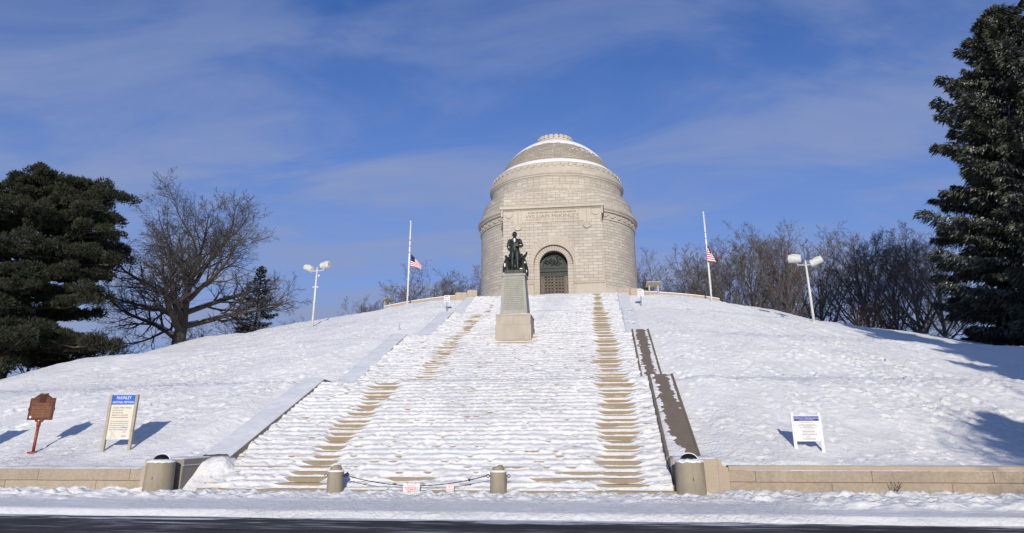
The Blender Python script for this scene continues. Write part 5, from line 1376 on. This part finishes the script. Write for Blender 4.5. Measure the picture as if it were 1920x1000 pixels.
def blades(P, D, Ln, Wd, rng, cross=True, droop=.15):
    """many thin pointed needle sprays: two crossed kite faces each"""
    n = len(P); D = D/(np.linalg.norm(D, axis=1)[:, None]+1e-9)
    rv = rng.normal(size=(n, 3)); u = np.cross(D, rv); u /= np.linalg.norm(u, axis=1)[:, None]+1e-9; v = np.cross(D, u)
    L = Ln[:, None]; W = Wd[:, None]
    tip = P+D*L; tip[:, 2] -= droop*Ln; mid = P+D*L*.45
    V = [P, mid+u*W, tip, mid-u*W]
    if cross: V += [P, mid+v*W, tip, mid-v*W]
    V = np.stack(V, 1).reshape(-1, 3); k = 8 if cross else 4
    b = (np.arange(n)*k)[:, None]
    Q = np.concatenate([b+np.array([[0, 1, 2, 3]])]+([b+np.array([[4, 5, 6, 7]])] if cross else []), 1).reshape(-1, 4)
    return V, Q
def spruce_data(seed, H, R, nb, z0=1.2, pw=.8, per=46, fat=1.0):
    rnd = random.Random(seed); rng = np.random.default_rng(seed)
    segs = []
    nseg = 14
    for i in range(nseg): segs.append((0, 0, H*i/nseg-.5*(i == 0), 0, 0, H*(i+1)/nseg, .42*H/36*(1-i/nseg)+.03, .42*H/36*(1-(i+1)/nseg)+.03))
    PP = []; DD = []; LL = []; WW = []
    az = 0
    for b in range(nb):
        t = (b+rnd.random())/nb; t = t**1.12
        z = z0+(H*.985-z0)*t; az += 2.4+rnd.gauss(0, .3)
        env = (1-t)**pw*.92+.08*(1-t**6)
        if t < .10: env *= .72+.28*t/.10
        L = R*env*rnd.uniform(.58, 1.06)*(1+.18*math.sin(z*1.7+az))
        L = max(L, .55)
        ns = 7; p = np.array([0, 0, z]); el = rnd.uniform(-.05, .22)-.30*(1-t)
        pts = [p.copy()]; dr = []
        for i in range(ns):
            s = i/ns; e = el-.35*s*(1-t)+.85*s*s     # sag then lift at the tip
            a = az+rnd.gauss(0, .05)
            d = np.array([math.cos(a)*math.cos(e), math.sin(a)*math.cos(e), math.sin(e)]); p = p+d*L/ns; pts.append(p.copy()); dr.append(d)
            r = max(.10*L/7*(1-s), .018); segs.append((*pts[-2], *p, r, max(r*.85, .015)))
        m = int(per*L/4)+10
        sfr = np.sqrt(rng.random(m)); sfr = .12+.88*sfr
        idx = np.minimum((sfr*ns).astype(int), ns-1); fr = (sfr*ns-idx)[:, None]
        pts = np.array(pts); dr = np.array(dr)
        q = pts[idx]*(1-fr)+pts[idx+1]*fr; dd = dr[idx]
        side = np.stack([-np.sin(np.full(m, az)), np.cos(np.full(m, az)), np.zeros(m)], 1)
        sg = rng.choice([-1, 1], m)[:, None]; lat = rng.random((m, 1))*.9+.15
        wd = (L*.26*(1.05-sfr*.75))[:, None]*rng.random((m, 1))
        q = q+side*sg*wd; q[:, 2] -= wd[:, 0]*rng.uniform(.05, .6, m)
        dn = rng.uniform(.1, 1.15, m)
        D = dd*.75+side*sg*lat; D[:, 2] -= dn*.9
        PP.append(q); DD.append(D); LL.append(rng.uniform(.32, .80, m)*fat); WW.append(rng.uniform(.035, .085, m)*fat)
        # upright frosted shoots along the top of each bough
        m2 = m//3; k = rng.integers(0, m, m2)
        D2 = dd[k]*.8+side[k]*sg[k]*.5+rng.normal(0, .15, (m2, 3)); D2[:, 2] += .12
        PP.append(q[k]+np.array([0, 0, .08])); DD.append(D2); LL.append(rng.uniform(.22, .5, m2)*fat); WW.append(rng.uniform(.03, .06, m2)*fat)
    # leader
    m = 160; zz = H-rng.random(m)**1.5*3.0; D = rng.normal(0, 1, (m, 3)); D[:, 2] = rng.uniform(.1, 1.2, m)
    PP.append(np.stack([rng.normal(0, .06, m), rng.normal(0, .06, m), zz], 1)); DD.append(D); LL.append(rng.uniform(.2, .6, m)); WW.append(np.full(m, .06))
    V, Q = blades(np.concatenate(PP), np.concatenate(DD), np.concatenate(LL), np.concatenate(WW), rng)
    return segs, V, Q
def build_spruces():
    segs, V, Q = spruce_data(7, 37.0, 11.6, 480, 1.0, .50, 230)
    g = 'tall dark spruces at the right edge'
    x, y = 48.6, 47.0
    t = thing('spruce_tree', 'tall dark frosted spruce whose full left outline stands against the sky at the right', 'tree', (x, y, hz(x, y)-.4), 0, g)
    seg_mesh('trunk', segs, 7, M['barkpine'], t); bigmesh('crown', V, Q, M['spruce'], t, False)
    for (x, y, k, rz, lab) in ((55.5, 52.5, 1.06, 2.0, 'second tall dark spruce standing behind at the right edge of the photo'),):
        c = copy_tree(t); c['label'] = lab; c.location = (x, y, hz(x, y)-.4); c.scale = (k, k, k); c.rotation_euler = (0, 0, rz)
    return t
SPR = build_spruces()
def build_shade_trees():
    """evergreens across the road and beyond the right edge, whose shadows fall on the slope"""
    for (x, y, k, kw, rz, lab) in ((36.3, -10.0, .95, .62, .7, 'tall spruce beyond the right edge of the photo near the road'), (47.0, -13.0, 1.0, .8, 3.7, 'tall spruce beyond the right edge of the photo farther along the road'),
                                   (41.0, -30.0, 1.0, .7, 1.9, 'tall spruce across the road to the right'), (24.2, -22.5, .36, .40, 2.9, 'small spruce across the road to the right')):
        c = copy_tree(SPR); c['label'] = lab; c['group'] = 'spruces outside the photograph that shade the slope'; c.location = (x, y, max(hz(x, y), -.2)-.3); c.scale = (kw, kw, k); c.rotation_euler = (0, 0, rz)
build_shade_trees()
def build_shade_bare():
    src = [o for o in COL.objects if o.name.startswith('bare_tree') and o.parent is None and o.get('group')][0]
    for i, (x, y, k, lab) in enumerate(((22.9, -24.5, .55, 'bare tree across the road whose thin shadow falls on the right slope'), (30.5, -27, .7, 'second bare tree across the road to the right'))):
        c = copy_tree(src); c['label'] = lab; c['group'] = 'bare trees across the road'; c.location = (x, y, -.3); c.scale = (k*1.2, k*1.2, k); c.rotation_euler = (0, 0, 1+i)
build_shade_bare()
def build_fir():
    segs, V, Q = spruce_data(21, 9.2, 3.6, 90, .3, .80, 95, .62)
    x, y = -37.4, 58.5
    t = thing('small_fir', 'small dark conical fir on the mound rim right of the large bare tree', 'tree', (x, y, hz(x, y)-.8))
    seg_mesh('trunk', segs, 6, M['barkpine'], t); bigmesh('crown', V, Q, M['fir'], t, False)
build_fir()
def build_pine():
    """old pine: heavy limbs ending in broad cloud-like pads of needles"""
    rnd = random.Random(31); rng = np.random.default_rng(31)
    H = 21.6; segs = []; tx = []
    p = np.array([0, 0, -.5]); d = np.array([.05, 0, 1.0])
    pts = [p.copy()]
    for i in range(12):
        d = d+np.array([rnd.gauss(0, .04), rnd.gauss(0, .04), .0]); d /= np.linalg.norm(d); q = p+d*(H*.93/12); segs.append((*p, *q, .62*(1-i/12)**.8+.07, .62*(1-(i+1)/12)**.8+.07)); p = q; pts.append(p.copy())
    PP = []; DD = []; LL = []; WW = []
    az = 0
    def pad(c, rx, rz, n):
        a = rng.random(n)*2*math.pi; cz = rng.uniform(-.35, 1, n); sr = np.sqrt(np.maximum(0, 1-cz**2)); k = rng.random(n)**.33
        off = np.stack([np.cos(a)*sr*rx*k, np.sin(a)*sr*rx*k, cz*rz*k], 1)
        off += .16*rx*np.stack([gnoise(off[:, 0]*1.3, off[:, 1]*1.3, 1), gnoise(off[:, 0]*1.3, off[:, 2]*1.3, 2), gnoise(off[:, 1]*1.3, off[:, 2]*1.3, 3)*.5], 1)
        D = off/np.array([rx, rx, rz])+rng.normal(0, .35, (n, 3)); D[:, 2] += .35
        PP.append(c+off); DD.append(D); LL.append(rng.uniform(.18, .40, n)); WW.append(rng.uniform(.03, .06, n))
    nl = 96
    for b in range(nl):
        t = (b+rnd.random())/nl; z = 1.6+(H*.90-1.6)*t; az += 2.4+rnd.gauss(0, .35)
        env = np.interp(t, [0, .12, .3, .5, .7, .85, 1], [8.4, 9.0, 9.0, 8.6, 8.0, 6.4, 3.2]); L = env*rnd.uniform(.62, 1.06)
        i = min(int((z+.5)/(H*.93)*12), 11); o = pts[i].copy(); o[2] = z
        e = rnd.uniform(-.05, .3)-.22*(1-t)
        q = o.copy(); lim = [q.copy()]; ns = 6
        for k in range(ns):
            s = k/ns; ee = e-.25*s+.5*s*s+rnd.gauss(0, .08); a = az+rnd.gauss(0, .12)
            dd = np.array([math.cos(a)*math.cos(ee), math.sin(a)*math.cos(ee), math.sin(ee)]); q2 = q+dd*L/ns; r = max(.15*L/8*(1-s*.8), .03); segs.append((*q, *q2, r, max(r*.82, .025))); q = q2; lim.append(q.copy())
        for k in range(2, ns+1):
            for _ in range(3 if k > 2 else 2):
                c = lim[k]+np.array([rnd.gauss(0, .8), rnd.gauss(0, .8), rnd.uniform(-.15, .6)]); rx = rnd.uniform(.6, 1.15)*(1.0 if k < ns else 1.12)
                segs.append((*lim[k-1], *c, .035, .02)); pad(c, rx, rx*rnd.uniform(.5, .75), int(310*rx))
    for _ in range(16):
        c = pts[-1]+np.array([rnd.gauss(0, 1.3), rnd.gauss(0, 1.3), rnd.uniform(-1.2, 1.0)]); segs.append((*pts[-2], *c, .06, .02)); pad(c, rnd.uniform(.7, 1.2), .6, 170)
    V, Q = blades(np.concatenate(PP), np.concatenate(DD), np.concatenate(LL), np.concatenate(WW), rng, True, .0)
    x, y = -48.2, 33.8
    t = thing('pine_tree', 'massive dark pine with broad layered boughs and a pale leaning trunk at the left edge', 'tree', (x, y, hz(x, y)-.3))
    t.scale = (.84, .84, 1)
    seg_mesh('trunk', segs, 8, M['barkpine'], t); bigmesh('crown', V, Q, M['pine'], t, False)
    for zz, sx in ((3.1, .0), (2.45, -.02), (3.5, -.5)):
        pass
build_pine()

def build_weed():
    x, y = 14.05, .12; t = thing('dry_weed', 'thin dry weed standing in the snow before the right-hand wall', 'weed', (x, y, .0))
    rnd = random.Random(12); segs = []
    for k in range(7):
        p = np.array([rnd.gauss(0, .03), 0, 0]); d = np.array([rnd.gauss(.15, .35), rnd.gauss(0, .15), 1])
        for i in range(4):
            d = d+np.array([rnd.gauss(0, .15), rnd.gauss(0, .1), 0]); q = p+d/np.linalg.norm(d)*rnd.uniform(.08, .15); segs.append((*p, *q, .008, .005)); p = q
    seg_mesh('stems', segs, 4, M['brush'], t)
build_weed()
